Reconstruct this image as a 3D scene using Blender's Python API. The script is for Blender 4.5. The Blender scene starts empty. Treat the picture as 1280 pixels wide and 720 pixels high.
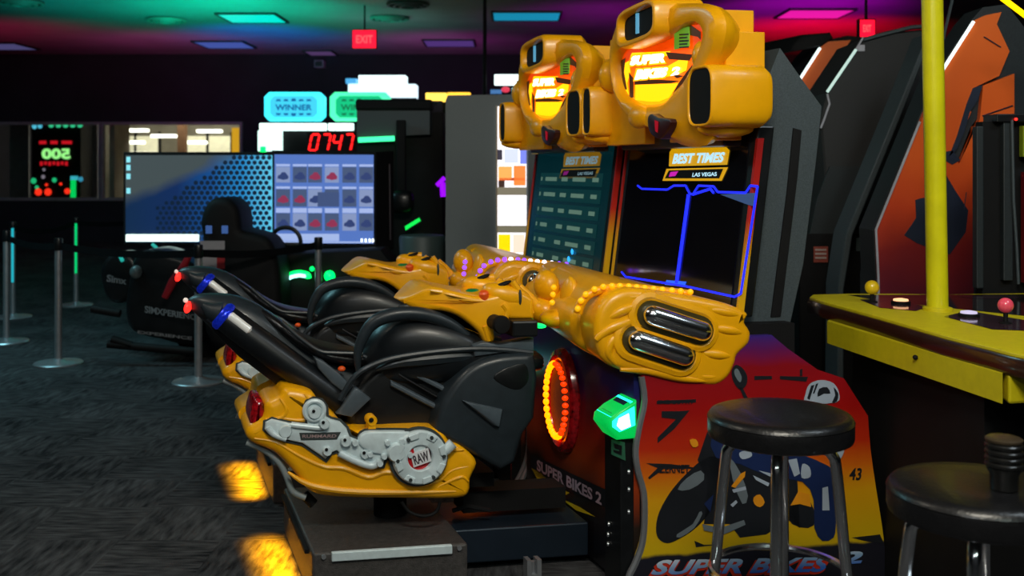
import bpy, math, random
from mathutils import Vector, Matrix
random.seed(7)
PI = math.pi
scene = bpy.context.scene
COL = scene.collection
F, H, HY, CX = 1280.0, 1.42, 212.0, 640.0

# ------------------------------------------------------------------ coordinates
def W(px, py, Y):                       # a point of the place seen at (px, py) that is Y metres away
    return Vector(((px-CX)/F*Y, Y, H-(py-HY)/F*Y))
def FL(px, py, z=0.0):                  # a point at height z
    Y = (H-z)*F/(py-HY)
    return Vector(((px-CX)/F*Y, Y, z))
AL = math.radians(10.0); TH = math.radians(19.8); Y0 = 3.8
def G(u, v, z):                         # frame of the motorcycle games: u forward, v across, z up
    return Vector((u*math.cos(AL)-v*math.sin(TH), Y0+u*math.sin(AL)+v*math.cos(TH), z))
def VX(px, py, v):
    k = (px-CX)/F
    u = (v*math.sin(TH)+k*(Y0+v*math.cos(TH)))/(math.cos(AL)-k*math.sin(AL))
    Y = Y0+u*math.sin(AL)+v*math.cos(TH)
    return u, H-(py-HY)/F*Y
def FX(px, py, u):
    k = (px-CX)/F
    v = (u*math.cos(AL)-k*(Y0+u*math.sin(AL)))/(k*math.cos(TH)+math.sin(TH))
    Y = Y0+u*math.sin(AL)+v*math.cos(TH)
    return v, H-(py-HY)/F*Y
def P(px, py, v):
    u, z = VX(px, py, v); return G(u, v, z)
def Q(px, py, u):
    v, z = FX(px, py, u); return G(u, v, z)

# ------------------------------------------------------------------ materials
def nd(nt, t, **kw):
    n = nt.nodes.new(t)
    for k, x in kw.items(): setattr(n, k, x)
    return n
MATS = {}
def mat(name, col, rough=.5, metal=0.0, emis=None, es=1.0, coat=0.0, ns=8.0, na=.12, bump=0.0, bs=60.0, trans=0.0, spec=.5, rv=.0):
    m = bpy.data.materials.new(name); m.use_nodes = True; nt = m.node_tree; b = nt.nodes['Principled BSDF']
    tc = nd(nt, 'ShaderNodeTexCoord'); nz = nd(nt, 'ShaderNodeTexNoise'); nz.inputs['Scale'].default_value = ns; nz.inputs['Detail'].default_value = 4
    nt.links.new(tc.outputs['Object'], nz.inputs['Vector'])
    r = nd(nt, 'ShaderNodeValToRGB'); nt.links.new(nz.outputs['Fac'], r.inputs['Fac'])
    r.color_ramp.elements[0].position = .3; r.color_ramp.elements[1].position = .7
    r.color_ramp.elements[0].color = (*[max(0, c*(1-na)) for c in col], 1); r.color_ramp.elements[1].color = (*[min(1, c*(1+na)) for c in col], 1)
    nt.links.new(r.outputs['Color'], b.inputs['Base Color'])
    b.inputs['Roughness'].default_value = rough; b.inputs['Metallic'].default_value = metal
    b.inputs['Coat Weight'].default_value = coat; b.inputs['Coat Roughness'].default_value = .08
    b.inputs['Specular IOR Level'].default_value = spec
    b.inputs['Transmission Weight'].default_value = trans
    if bump:
        n2 = nd(nt, 'ShaderNodeTexNoise'); n2.inputs['Scale'].default_value = bs; nt.links.new(tc.outputs['Object'], n2.inputs['Vector'])
        bp = nd(nt, 'ShaderNodeBump'); bp.inputs['Strength'].default_value = bump; bp.inputs['Distance'].default_value = .01
        nt.links.new(n2.outputs['Fac'], bp.inputs['Height']); nt.links.new(bp.outputs['Normal'], b.inputs['Normal'])
    if emis is not None:
        b.inputs['Emission Color'].default_value = (*emis, 1); b.inputs['Emission Strength'].default_value = es
    MATS[name] = m
    return m
def ramp_mat(name, axis, stops, rough=.35, noise=.0, nscale=6, emis=0.0, coat=0.0, lo=0.0, hi=1.0):
    """printed colour bands along one object axis, positions in metres"""
    m = bpy.data.materials.new(name); m.use_nodes = True; nt = m.node_tree; b = nt.nodes['Principled BSDF']
    tc = nd(nt, 'ShaderNodeTexCoord'); sp = nd(nt, 'ShaderNodeSeparateXYZ'); nt.links.new(tc.outputs['Object'], sp.inputs[0])
    nz = nd(nt, 'ShaderNodeTexNoise'); nz.inputs['Scale'].default_value = nscale; nz.inputs['Detail'].default_value = 5
    nt.links.new(tc.outputs['Object'], nz.inputs['Vector'])
    ma = nd(nt, 'ShaderNodeMath', operation='MULTIPLY_ADD'); nt.links.new(nz.outputs['Fac'], ma.inputs[0]); ma.inputs[1].default_value = noise
    nt.links.new(sp.outputs[axis], ma.inputs[2])
    mr = nd(nt, 'ShaderNodeMapRange'); nt.links.new(ma.outputs[0], mr.inputs['Value'])
    mr.inputs['From Min'].default_value = lo+noise/2; mr.inputs['From Max'].default_value = hi+noise/2
    r = nd(nt, 'ShaderNodeValToRGB'); nt.links.new(mr.outputs[0], r.inputs['Fac'])
    cr = r.color_ramp
    st = [((p-lo)/(hi-lo), c) for p, c in stops]
    cr.elements[0].position = st[0][0]; cr.elements[0].color = (*st[0][1], 1)
    cr.elements[1].position = st[-1][0]; cr.elements[1].color = (*st[-1][1], 1)
    for p, c in st[1:-1]:
        e = cr.elements.new(p); e.color = (*c, 1)
    nt.links.new(r.outputs['Color'], b.inputs['Base Color']); b.inputs['Roughness'].default_value = rough
    b.inputs['Coat Weight'].default_value = coat
    if emis:
        nt.links.new(r.outputs['Color'], b.inputs['Emission Color']); b.inputs['Emission Strength'].default_value = emis
    MATS[name] = m
    return m
def em(name, col, s=1.0):
    return mat(name, tuple(c*.3 for c in col), .4, emis=col, es=s, na=.02)

YEL = mat('yellow_plastic', (.90, .41, .0010), .34, coat=.15, ns=14, na=.05, bump=.04, bs=300)
YEL2 = mat('table_yellow_laminate', (.62, .52, .006), .45, ns=30, na=.06)
BLK = mat('black_plastic', (.006, .007, .008), .36, coat=.1, spec=.35, ns=10, na=.3, bump=.05, bs=400)
BLKM = mat('black_matt', (.003, .003, .0035), .7, spec=.25, ns=10, na=.3)
TEAL = mat('charcoal_fairing_plastic', (.015, .022, .028), .40, coat=.08, spec=.4, ns=30, na=.15, bump=.05, bs=500)
TANK = mat('black_tank_plastic', (.005, .007, .009), .36, coat=.05, spec=.4, ns=30, na=.15, bump=.03, bs=500)
SLATE = mat('slate_plastic', (.060, .080, .098), .38, ns=30, na=.15, bump=.05, bs=500)
SLV = mat('silver_painted_plastic', (.60, .71, .74), .33, metal=.1, ns=40, na=.08)
SLVD = mat('dark_engine_gap', (.03, .04, .04), .6)
CHR = mat('chrome', (.86, .88, .9), .17, metal=1.0, ns=20, na=.03)
STEEL = mat('brushed_steel', (.42, .44, .47), .34, metal=.75, ns=20, na=.1)
GREYP = mat('grey_cabinet_laminate', (.045, .060, .068), .55, ns=200, na=.25)
GREYD = mat('dark_cabinet_laminate', (.013, .019, .022), .55, ns=150, na=.3)
GREYF = mat('grey_vending_paint', (.14, .165, .17), .6, ns=200, na=.2)
VINYL = mat('black_vinyl', (.006, .006, .007), .34, coat=.1, ns=40, na=.2, bump=.12, bs=120)
REDL = em('red_lamp', (1, .015, .01), 3.5)
REDD = mat('dark_red_lens', (.30, .004, .008), .2, coat=.5, ns=60, na=.8)
ORG = mat('orange_button', (.85, .10, .01), .4)
GRNB = mat('green_button', (.0, .22, .07), .3)
GRNE = em('green_glow', (.0, 1, .12), 2.4)
CYNE = em('cyan_glow', (.02, .85, 1), 2.0)
WHTE = em('white_glow', (.9, 1, .98), 2.5)
WHT = mat('white_plastic', (.7, .7, .72), .5)
BEAD = mat('frosted_bead', (.95, .50, .01), .35, emis=(1, .45, .0), es=.6)  # unlit beads; emission painted in to brighten their yellow
BEADV = em('violet_bead', (.25, .06, 1), 2.0)
BEADW = em('white_bead', (.85, .8, 1), 2.6)
BLUEB = mat('blue_anodised_ring', (.008, .03, .65), .25, metal=.5, emis=(.01, .04, 1), es=.10, ns=90, na=.6)

# ------------------------------------------------------------------ mesh builder
class B:
    def __init__(s): s.v = []; s.f = []
    def add(s, vs, fs):
        o = len(s.v); s.v += [Vector(x) for x in vs]; s.f += [tuple(o+i for i in f) for f in fs]; return s
    def quad(s, a, b, c, d): return s.add([a, b, c, d], [(0, 1, 2, 3)])
    def ngon(s, pts): return s.add(pts, [tuple(range(len(pts)))])
    def loops(s, L, cap0=True, cap1=True, closed=True):
        n = len(L[0]); vs = [p for l in L for p in l]; fs = []
        for i in range(len(L)-1):
            for j in range(n if closed else n-1):
                k = (j+1) % n; fs.append((i*n+j, i*n+k, (i+1)*n+k, (i+1)*n+j))
        if cap0: fs.append(tuple(reversed(range(n))))
        if cap1: fs.append(tuple((len(L)-1)*n+j for j in range(n)))
        return s.add(vs, fs)
    def hexa(s, to3, a, b, c):          # box in a mapped frame, ranges a b c
        P8 = [to3(x, y, z) for z in c for y in b for x in a]
        return s.add(P8, [(0, 2, 3, 1), (4, 5, 7, 6), (0, 1, 5, 4), (2, 6, 7, 3), (0, 4, 6, 2), (1, 3, 7, 5)])
    def box(s, x, y, z): return s.hexa(lambda a, b, c: Vector((a, b, c)), x, y, z)
    def pill(s, pts, to3, d0, d1, r=0.0, seg=3, both=False):
        """closed outline pts (a,b) carried from depth d1 to the visible depth d0, its edge rounded by r"""
        A = sum(pts[i][0]*pts[(i+1) % len(pts)][1]-pts[(i+1) % len(pts)][0]*pts[i][1] for i in range(len(pts)))
        if A < 0: pts = pts[::-1]
        sg = 1 if d1 > d0 else -1
        def lp(ins, d): return [to3(a, b, d) for a, b in offset(pts, ins)]
        L = []
        if both and r:
            for i in range(seg+1):
                t = PI/2*i/seg; L.append(lp(r*(1-math.sin(t)), d1-sg*r*(1-math.cos(t))))
        else: L.append(lp(0, d1))
        if r:
            for i in range(seg+1):
                t = PI/2*i/seg; L.append(lp(r*(1-math.cos(t)), d0+sg*r*(1-math.sin(t))))
        else: L.append(lp(0, d0))
        return s.loops(L)
    def tube(s, path, rad, n=10, caps=True, flat=None):
        path = [Vector(p) for p in path]; m = len(path)
        if not hasattr(rad, '__len__'): rad = [rad]*m
        T = [(path[min(i+1, m-1)]-path[max(i-1, 0)]).normalized() for i in range(m)]
        up = Vector((0, 0, 1)) if abs(T[0].z) < .9 else Vector((1, 0, 0))
        nrm = (up-T[0]*up.dot(T[0])).normalized(); L = []
        for i in range(m):
            nrm = (nrm-T[i]*nrm.dot(T[i])).normalized(); bi = T[i].cross(nrm)
            L.append([path[i]+(nrm*math.cos(2*PI*j/n)+bi*math.sin(2*PI*j/n))*rad[i] for j in range(n)])
        return s.loops(L, caps, caps)
    def ring(s, c, ax1, ax2, r, n=32, m=8, a0=0, a1=2*PI):      # torus about centre c, in the plane of ax1, ax2 (lengths = radii)
        full = abs(a1-a0-2*PI) < 1e-6; c = Vector(c); nr = ax1.cross(ax2).normalized(); L = []
        for i in range(n+(0 if full else 1)):
            t = a0+(a1-a0)*i/n; q = ax1*math.cos(t)+ax2*math.sin(t); e = (ax1.normalized()*math.cos(t)+ax2.normalized()*math.sin(t))
            L.append([c+q+(e*math.cos(2*PI*j/m)+nr*math.sin(2*PI*j/m))*r for j in range(m)])
        if full: L.append(L[0])
        return s.loops(L, not full, not full)
    def ell(s, c, ax, ay, az, n=16, m=10, p=1.0):
        c = Vector(c); L = []
        def sp(x): return math.copysign(abs(x)**p, x)
        for i in range(m+1):
            t = -PI/2+PI*i/m; ct = max(math.cos(t), .02)
            L.append([c+(ax*sp(math.cos(2*PI*j/n))+ay*sp(math.sin(2*PI*j/n)))*(ct**p)+az*sp(math.sin(t)) for j in range(n)])
        return s.loops(L)
    def sph(s, c, r, n=12, m=8): return s.ell(c, Vector((r, 0, 0)), Vector((0, r, 0)), Vector((0, 0, r)), n, m)
    def lathe(s, c, prof, n=32, ax=Vector((0, 0, 1))):          # prof = [(r, h)]
        c = Vector(c); ax = ax.normalized(); a = ax.orthogonal().normalized(); b = ax.cross(a)
        return s.loops([[c+ax*h+(a*math.cos(2*PI*j/n)+b*math.sin(2*PI*j/n))*r for j in range(n)] for r, h in prof])
    def disc(s, c, a, b, n=24, t=.0):
        pts = [Vector(c)+a*math.cos(2*PI*j/n)+b*math.sin(2*PI*j/n) for j in range(n)]
        if not t: return s.ngon(pts)
        nr = a.cross(b).normalized()*t
        return s.loops([pts, [p+nr for p in pts]])

def offset(pts, d):
    if not d: return list(pts)
    n = len(pts); out = []
    for i in range(n):
        p0, p1, p2 = Vector(pts[i-1]), Vector(pts[i]), Vector(pts[(i+1) % n])
        e1 = p1-p0; e2 = p2-p1
        if e1.length < 1e-9 or e2.length < 1e-9: out.append(tuple(p1)); continue
        e1.normalize(); e2.normalize()
        n1 = Vector((-e1.y, e1.x)); n2 = Vector((-e2.y, e2.x)); q = n1+n2
        if q.length < .3: q = n1
        q.normalize(); k = 1/max(.6, q.dot(n1)); out.append(tuple(p1+q*d*k))
    return out
def cr(pts, k=4, closed=True):          # smooth curve through points
    n = len(pts); out = []
    V = [Vector(p) for p in pts]
    for i in range(n if closed else n-1):
        if closed: a, b, c, d = V[i-1], V[i], V[(i+1) % n], V[(i+2) % n]
        else: a, b, c, d = V[max(i-1, 0)], V[i], V[i+1], V[min(i+2, n-1)]
        for j in range(k):
            t = j/k; out.append(.5*((2*b)+(c-a)*t+(2*a-5*b+4*c-d)*t*t+(3*b-a-3*c+d)*t**3))
    if not closed: out.append(V[-1])
    return [tuple(x) for x in out]

ORG_AT = {}
def put(o, kind=None, label=None, cat=None, group=None):
    if kind: o['kind'] = kind
    if label: o['label'] = label
    if cat: o['category'] = cat
    if group: o['group'] = group
    return o
SPLIT = {'moulded_lobes': 'moulded_lobe', 'console_ridges': 'console_ridge', 'moulded_ridges': 'moulded_ridge', 'bolt_bosses': 'bolt_boss', 'bolt_holes': 'bolt_hole', 'clutch_lugs': 'clutch_lug', 'clutch_bolts': 'clutch_bolt',
    'printed_highlights': 'printed_highlight', 'printed_white_marks': 'white_mark', 'printed_orange_marks': 'orange_mark', 'sponsor_marks': 'sponsor_mark', 'helmet_marks': 'helmet_mark', 'yellow_streaks': 'yellow_streak', 'edge_screw': 'edge_screw', 'door_lock': 'door_lock', 'cowl_creases': 'cowl_crease',
    'waist_trim': 'waist_trim', 'frame_rail': 'frame_rail', 'base_skid': 'base_skid', 'teal_marker': 'teal_marker', 'desktop_icons': 'desktop_icon', 'panel_lines': 'panel_line', 'navy_shapes': 'navy_shape', 'cursor_lamps': 'cursor_lamp', 'table_entries': 'table_entry', 'table_rows': 'table_row', 'green_top_lamps': 'top_lamp', 'cyan_top_lamps': 'top_lamp',
    'picture_darks': 'picture_dark', 'picture_yellows': 'picture_yellow', 'monitor_back_ribs': 'monitor_rib', 'red_cars': 'car_picture', 'blue_cars': 'car_picture', 'tile_captions': 'tile_caption', 'tile_pictures': 'menu_tile', 'pale_tiles': 'menu_tile', 'tray_icons': 'tray_icon',
    'violet_lamp': 'violet_lamp', 'edge_moulding': 'edge_moulding', 'harness_slot': 'harness_slot', 'sticker_lines': 'sticker_line', 'sign_ornament': 'sign_ornament', 'red_bars': 'red_bar', 'printed_rider': 'printed_rider', 'printed_motorcycle': 'printed_motorcycle', 'ring_lamps': 'ring_lamp', 'green_glow_core': 'glow_core'}
def islands(b):
    pr = list(range(len(b.v)))
    def fd(x):
        while pr[x] != x: pr[x] = pr[pr[x]]; x = pr[x]
        return x
    for f in b.f:
        for i in f[1:]: pr[fd(i)] = fd(f[0])
    gs = {}
    for f in b.f: gs.setdefault(fd(f[0]), []).append(f)
    out = []
    for fs in gs.values():
        idx = sorted({i for f in fs for i in f}); mp = {i: k for k, i in enumerate(idx)}
        n = B(); n.v = [b.v[i] for i in idx]; n.f = [tuple(mp[i] for i in f) for f in fs]; out.append(n)
    return out
def obj(name, b, m, parent=None, **kw):
    if name in SPLIT and parent:
        for q in islands(b): o = obj1(SPLIT[name], q, m, parent, **kw)
        return o
    return obj1(name, b, m, parent, **kw)
def obj1(name, b, m, parent=None, smooth=True, bevel=0.0, sub=0, label=None, cat=None, group=None, kind=None):
    base = ORG_AT[parent] if parent else None
    if base is None:
        n = len(b.v); lo = [min(p[i] for p in b.v) for i in range(3)]; hi = [max(p[i] for p in b.v) for i in range(3)]
        base = Vector(((lo[0]+hi[0])/2, (lo[1]+hi[1])/2, lo[2]))
    me = bpy.data.meshes.new(name); me.from_pydata([tuple(p-base) for p in b.v], [], b.f); me.validate(); 
    import bmesh
    bm = bmesh.new(); bm.from_mesh(me); bmesh.ops.recalc_face_normals(bm, faces=bm.faces); bm.to_mesh(me); bm.free()
    me.materials.append(m)
    if smooth:
        me.polygons.foreach_set('use_smooth', [True]*len(me.polygons)); me.set_sharp_from_angle(angle=math.radians(42))
    o = bpy.data.objects.new(name, me); COL.objects.link(o)
    if parent: o.parent = parent; ORG_AT[o] = base
    else: o.location = base; ORG_AT[o] = base
    if bevel:
        mo = o.modifiers.new('bevel', 'BEVEL'); mo.width = bevel; mo.segments = 2; mo.limit_method = 'ANGLE'; mo.angle_limit = math.radians(40)
    if sub:
        mo = o.modifiers.new('subsurf', 'SUBSURF'); mo.levels = sub; mo.render_levels = sub
    return put(o, kind, label, cat, group)
def thing(name, loc, label, cat, group=None):
    o = bpy.data.objects.new(name, None); COL.objects.link(o); o.location = loc; o.empty_display_size = .1
    ORG_AT[o] = Vector(loc); return put(o, None, label, cat, group)
def copy_tree(o, parent=None, skip=()):
    c = o.copy(); COL.objects.link(c); c.parent = parent
    for ch in list(o.children):
        if ch.name.split('.')[0] in skip: continue
        copy_tree(ch, c, skip)
    return c

_tx = {}
def glyphs(s, bold=.02):
    if (s, bold) in _tx: return _tx[(s, bold)]
    c = bpy.data.curves.new('t', 'FONT'); c.body = s; c.offset = bold; c.resolution_u = 3; c.size = 1
    o = bpy.data.objects.new('t', c); COL.objects.link(o)
    bpy.context.view_layer.update()
    me = bpy.data.meshes.new_from_object(o.evaluated_get(bpy.context.evaluated_depsgraph_get()))
    v = [tuple(x.co[:2]) for x in me.vertices]; f = [tuple(p.vertices) for p in me.polygons]
    bpy.data.objects.remove(o); bpy.data.curves.remove(c); bpy.data.meshes.remove(me)
    x0 = min(p[0] for p in v); x1 = max(p[0] for p in v); y0 = min(p[1] for p in v); y1 = max(p[1] for p in v)
    v = [((x-x0)/(x1-x0), (y-y0)/(y1-y0)) for x, y in v]
    _tx[(s, bold)] = (v, f); return v, f
def text(b, s, bl, br, tr, tl, bold=.02):       # lettering laid on the quad bl br tr tl
    v, f = glyphs(s, bold); bl, br, tr, tl = map(Vector, (bl, br, tr, tl))
    return b.add([(bl*(1-x)+br*x)*(1-y)+(tl*(1-x)+tr*x)*y for x, y in v], f)
def vtext(b, s, x0, y0, x1, y1, Y, sh=0, bold=.02, yr=0):  # lettering facing the viewer's side, box in pixels at distance Y
    return text(b, s, W(x0-sh, y1, Y), W(x1-sh, y1+yr, Y), W(x1+sh, y0+yr, Y), W(x0+sh, y0, Y), bold)

# ================================================================== SETTING
def carpet():
    m = bpy.data.materials.new('carpet'); m.use_nodes = True; nt = m.node_tree; b = nt.nodes['Principled BSDF']
    tc = nd(nt, 'ShaderNodeTexCoord')
    def grain(sc, s_, d=4):
        mp = nd(nt, 'ShaderNodeMapping'); mp.inputs['Scale'].default_value = (*sc, 1); nt.links.new(tc.outputs['Object'], mp.inputs[0])
        n = nd(nt, 'ShaderNodeTexNoise'); n.inputs['Scale'].default_value = s_; n.inputs['Detail'].default_value = d; nt.links.new(mp.outputs[0], n.inputs['Vector']); return n.outputs['Fac']
    def mixf(f, a, c):
        x = nd(nt, 'ShaderNodeMix'); nt.links.new(f, x.inputs[0]) if not isinstance(f, float) else setattr(x.inputs[0], 'default_value', f); nt.links.new(a, x.inputs[2]); nt.links.new(c, x.inputs[3]); return x.outputs[0]
    ch = nd(nt, 'ShaderNodeTexChecker'); ch.inputs['Scale'].default_value = 2.6; nt.links.new(tc.outputs['Object'], ch.inputs['Vector'])
    g = mixf(ch.outputs['Fac'], grain((1, 5), 9), grain((6, 1.2), 7)); g = mixf(.35, g, grain((1, 1), 2.2, 2))
    r = nd(nt, 'ShaderNodeValToRGB'); r.color_ramp.elements[0].position = .36; r.color_ramp.elements[1].position = .70
    r.color_ramp.elements[0].color = (.012, .012, .014, 1); r.color_ramp.elements[1].color = (.095, .095, .10, 1)
    nt.links.new(g, r.inputs[0]); nt.links.new(r.outputs[0], b.inputs['Base Color'])
    b.inputs['Roughness'].default_value = .95; b.inputs['Specular IOR Level'].default_value = .1
    n2 = nd(nt, 'ShaderNodeTexNoise'); n2.inputs['Scale'].default_value = 220; nt.links.new(tc.outputs['Object'], n2.inputs['Vector'])
    bp = nd(nt, 'ShaderNodeBump'); bp.inputs['Strength'].default_value = .5; bp.inputs['Distance'].default_value = .01
    nt.links.new(n2.outputs[0], bp.inputs['Height']); nt.links.new(bp.outputs[0], b.inputs['Normal'])
    return m
XL, XR, YN, YF, ZC = -12.0, 9.0, -3.0, 20.0, 3.67
obj('floor', B().box((XL, XR), (YN, YF+7), (-.1, 0)), carpet(), smooth=False, kind='structure')
CEIL = mat('ceiling_paint', (.30, .30, .31), .8, ns=1.2, na=.12, bump=.2, bs=30)
cb = B().box((XL, XR), (YN, YF+7), (ZC, ZC+.1))
obj('ceiling', cb, CEIL, smooth=False, kind='structure')
WALLD = mat('dark_wall_paint', (.018, .017, .030), .8, ns=2, na=.2)
WALLK = mat('dark_blue_wall_paint', (.022, .030, .05), .8, ns=2, na=.2)
sill = W(0, 251, YF).z; head = W(0, 153, YF).z; wx = W(303, 0, YF).x
obj('wall_back', B().box((XL, XR), (YF, YF+.2), (head, ZC)).box((wx, XR), (YF, YF+.2), (0, head)).box((XL, wx), (YF, YF+.2), (0, sill)), WALLD, smooth=False, kind='structure')
obj('wall_left', B().box((XL-.2, XL), (YN, YF+7), (0, ZC)), WALLD, smooth=False, kind='structure')
obj('wall_right', B().box((XR, XR+.2), (YN, YF+7), (0, ZC)), WALLD, smooth=False, kind='structure')
obj('wall_front', B().box((XL, XR), (YN-.2, YN), (0, ZC)), WALLD, smooth=False, kind='structure')
LOBBY = mat('lobby_wall_paint', (.42, .38, .30), .8, ns=3, na=.15)
obj('wall_lobby', B().box((XL, 0), (YF+6.8, YF+7), (0, ZC)), LOBBY, smooth=False, kind='structure')
xd_ = W(135, 0, YF).x
obj('added_divider', B().box((xd_-.05, xd_+.05), (YF+.2, YF+1.0), (0, ZC)), LOBBY, smooth=False, kind='structure')  # added divider, keeps lobby light out of the left window's room
FRM = mat('window_frame_paint', (.33, .30, .38), .5)
GLS = bpy.data.materials.new('clear_glass'); GLS.use_nodes = True
_b = GLS.node_tree.nodes['Principled BSDF']; _b.inputs['Transmission Weight'].default_value = 1; _b.inputs['Roughness'].default_value = .02; _b.inputs['IOR'].default_value = 1.1
_b.inputs['Base Color'].default_value = (.75, .8, .82, 1)
def wnd(name, x0, x1, y0, y1):
    a = W(x0, y1, YF); c = W(x1, y0, YF); t = .055
    w = obj(name, B().box((a.x-t, c.x+t), (YF-.06, YF+.06), (c.z, c.z+t)).box((a.x-t, c.x+t), (YF-.06, YF+.06), (a.z-t, a.z)).box((a.x-t, a.x), (YF-.06, YF+.06), (a.z, c.z)).box((c.x, c.x+t), (YF-.06, YF+.06), (a.z, c.z)), FRM, smooth=False, kind='structure')
    obj('pane', B().box((a.x, c.x), (YF-.01, YF+.01), (a.z, c.z)), GLS, w, smooth=False)
    return w
wnd('window_1', -60, 124, 156, 247)
wnd('window_2', 130, 300, 156, 247)

# lobby seen through the second window: columns, lit ceiling lamps, a pale half wall
LW = em('lobby_lamp', (1, .95, .75), 4)
for i, (x, y) in enumerate([(170, 163), (165, 178), (243, 178), (262, 164), (180, 192), (205, 170)]):
    a = W(x, y, 24); obj('lobby_ceiling_lamp', B().box((a.x-.28, a.x+.28), (23.9, 24.1), (a.z-.035, a.z+.035)), LW, smooth=False, bevel=.01,
        label=['upper left glowing lamp behind the bright lobby window', 'left glowing lamp behind window just over the monitor', 'wide glowing lamp behind right half of lobby window', 'highest right glowing lamp behind the lobby window', 'lowest glowing lamp seen at lobby window sill', 'middle glowing lamp high behind the lobby window'][i], cat='lamp', group='lamps behind the lobby window')
PALE = mat('glowing_lobby_panel', (.75, .70, .5), .7, emis=(.95, .88, .6), es=.5)  # brightness of the lit lobby is put into the panels as emission
for i, (x0, x1) in enumerate([(157, 168), (170, 198), (232, 258), (261, 288)]):
    a = W(x0, 190, 25); c = W(x1, 170, 25)
    t = thing('partition_panel', ((a.x+c.x)/2, 25, 0), ['narrow pale partition behind left end of lobby window', 'wide pale partition behind left half of lobby window', 'pale partition right of the lobby column', 'pale partition at right end of lobby window'][i], 'partition', 'pale partitions in the lobby')
    obj('panel', B().box((a.x, c.x), (25, 25.05), (.0, c.z)), PALE, t, smooth=False)
    obj('post', B().box((c.x, c.x+.05), (24.98, 25.07), (.0, c.z+.1)), BLKM, t, smooth=False)
a = W(228, 190, 22.5); obj('lobby_column', B().box((a.x-.08, a.x+.08), (22.4, 22.6), (0, 3.6)), mat('brown_column', (.20, .10, .05), .6), smooth=False, label='brown column behind the middle of the lobby window', cat='column')
a = W(300, 190, 22); obj('lobby_banner', B().box((a.x-.15, a.x+.25), (21.9, 22), (0, W(0, 160, 22).z)), em('amber_banner', (.9, .45, .02), .9), smooth=False, label='glowing amber banner at the right end of lobby window', cat='banner')

# ceiling lamps (panel in a frame)
def troffer(px, py, w, l, col, s, lab, sk=0.0):
    Y = (ZC-H)*F/(HY-py); x = (px-CX)/F*Y
    to3 = lambda a, b, c: Vector((x+a+b*sk, Y+b, c))
    t = thing('ceiling_light', (x, Y, ZC-.03), lab, 'ceiling light', 'recessed ceiling lights')
    fr = B(); e = .03
    fr.hexa(to3, (-w/2-e, w/2+e), (-l/2-e, -l/2), (ZC-.03, ZC)); fr.hexa(to3, (-w/2-e, w/2+e), (l/2, l/2+e), (ZC-.03, ZC))
    fr.hexa(to3, (-w/2-e, -w/2), (-l/2, l/2), (ZC-.03, ZC)); fr.hexa(to3, (w/2, w/2+e), (-l/2, l/2), (ZC-.03, ZC))
    obj('frame', fr, MATS['dark_cabinet_laminate'], t, smooth=False)
    obj('diffuser', B().hexa(to3, (-w/2, w/2), (-l/2, l/2), (ZC-.02, ZC-.004)), em('diffuser_%d_%d' % (px, py), col, s), t, smooth=False)
troffer(316, 21.5, .82, .85, (.0, .72, .62), 1.0, 'bright cyan ceiling light above the winner signs')
troffer(281, 55, .85, .95, (.08, .14, .55), .6, 'blue ceiling light nearest the lobby window')
troffer(562, 53, .85, .9, (.13, .06, .32), .5, 'dim violet ceiling light right of the exit sign')
troffer(658, 19, .95, .8, (.01, .30, .50), .8, 'blue ceiling light above the farther helmet marquee')
troffer(2, 57, .9, .95, (.10, .09, .25), .6, 'dim lilac ceiling light at the left edge')
troffer(1018, 16, .9, .8, (.75, .01, .35), 1.0, 'pink ceiling light right of the nearer helmet marquee')
troffer(402, 66, .5, .9, (.14, .07, .22), .5, 'small dim violet ceiling light above the wall speaker')
for px, py, lab in [(208, 23, 'round teal ceiling vent left of the cyan light'), (487, 21, 'round green ceiling vent right of the cyan light'), (26, 1, 'teal ceiling vent at the top left'), (510, 3, 'dark round ceiling vent at the top centre')]:
    Y = (ZC-H)*F/(HY-py); x = (px-CX)/F*Y
    t = thing('ceiling_vent', (x, Y, ZC-.05), lab, 'ceiling vent', 'ceiling vents')
    for i, r in enumerate((.27, .19, .11)):
        obj('vent_ring', B().ring((x, Y, ZC-.03-.012*i), Vector((r, 0, 0)), Vector((0, r, 0)), .022, 24, 6), mat('vent_metal_%d%d' % (px, i), (.10, .32, .28) if px != 510 else (.02, .04, .03), .5), t)
# exit signs
for (x0, y0, x1, y1, Y, lab) in [(441, 38, 470, 60, 14, 'glowing red exit sign hanging over the winner signs'), (1075, 25, 1093, 46, 9, 'glowing red exit sign over the dark racing cabinets')]:
    a = W(x0, y1, Y); c = W(x1, y0, Y)
    t = thing('exit_sign', ((a.x+c.x)/2, Y, a.z), lab, 'exit sign', 'red exit signs')
    obj('housing', B().box((a.x-.01, c.x+.01), (Y, Y+.06), (a.z-.01, c.z+.01)).box(((a.x+c.x)/2-.01, (a.x+c.x)/2+.01), (Y+.02, Y+.04), (c.z, ZC)), BLKM, t, smooth=False)
    obj('lit_face', B().box((a.x, c.x), (Y-.01, Y), (a.z, c.z)), em('exit_red_%d' % x0, (1, .004, .03), 1.6), t, smooth=False)
    b = B(); vtext(b, 'EXIT', x0+4, y0+6, x1-4, y1-6, Y-.014); obj('lettering', b, em('exit_letters_%d' % x0, (1, .08, .09), 1.6), t, smooth=False)
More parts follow.
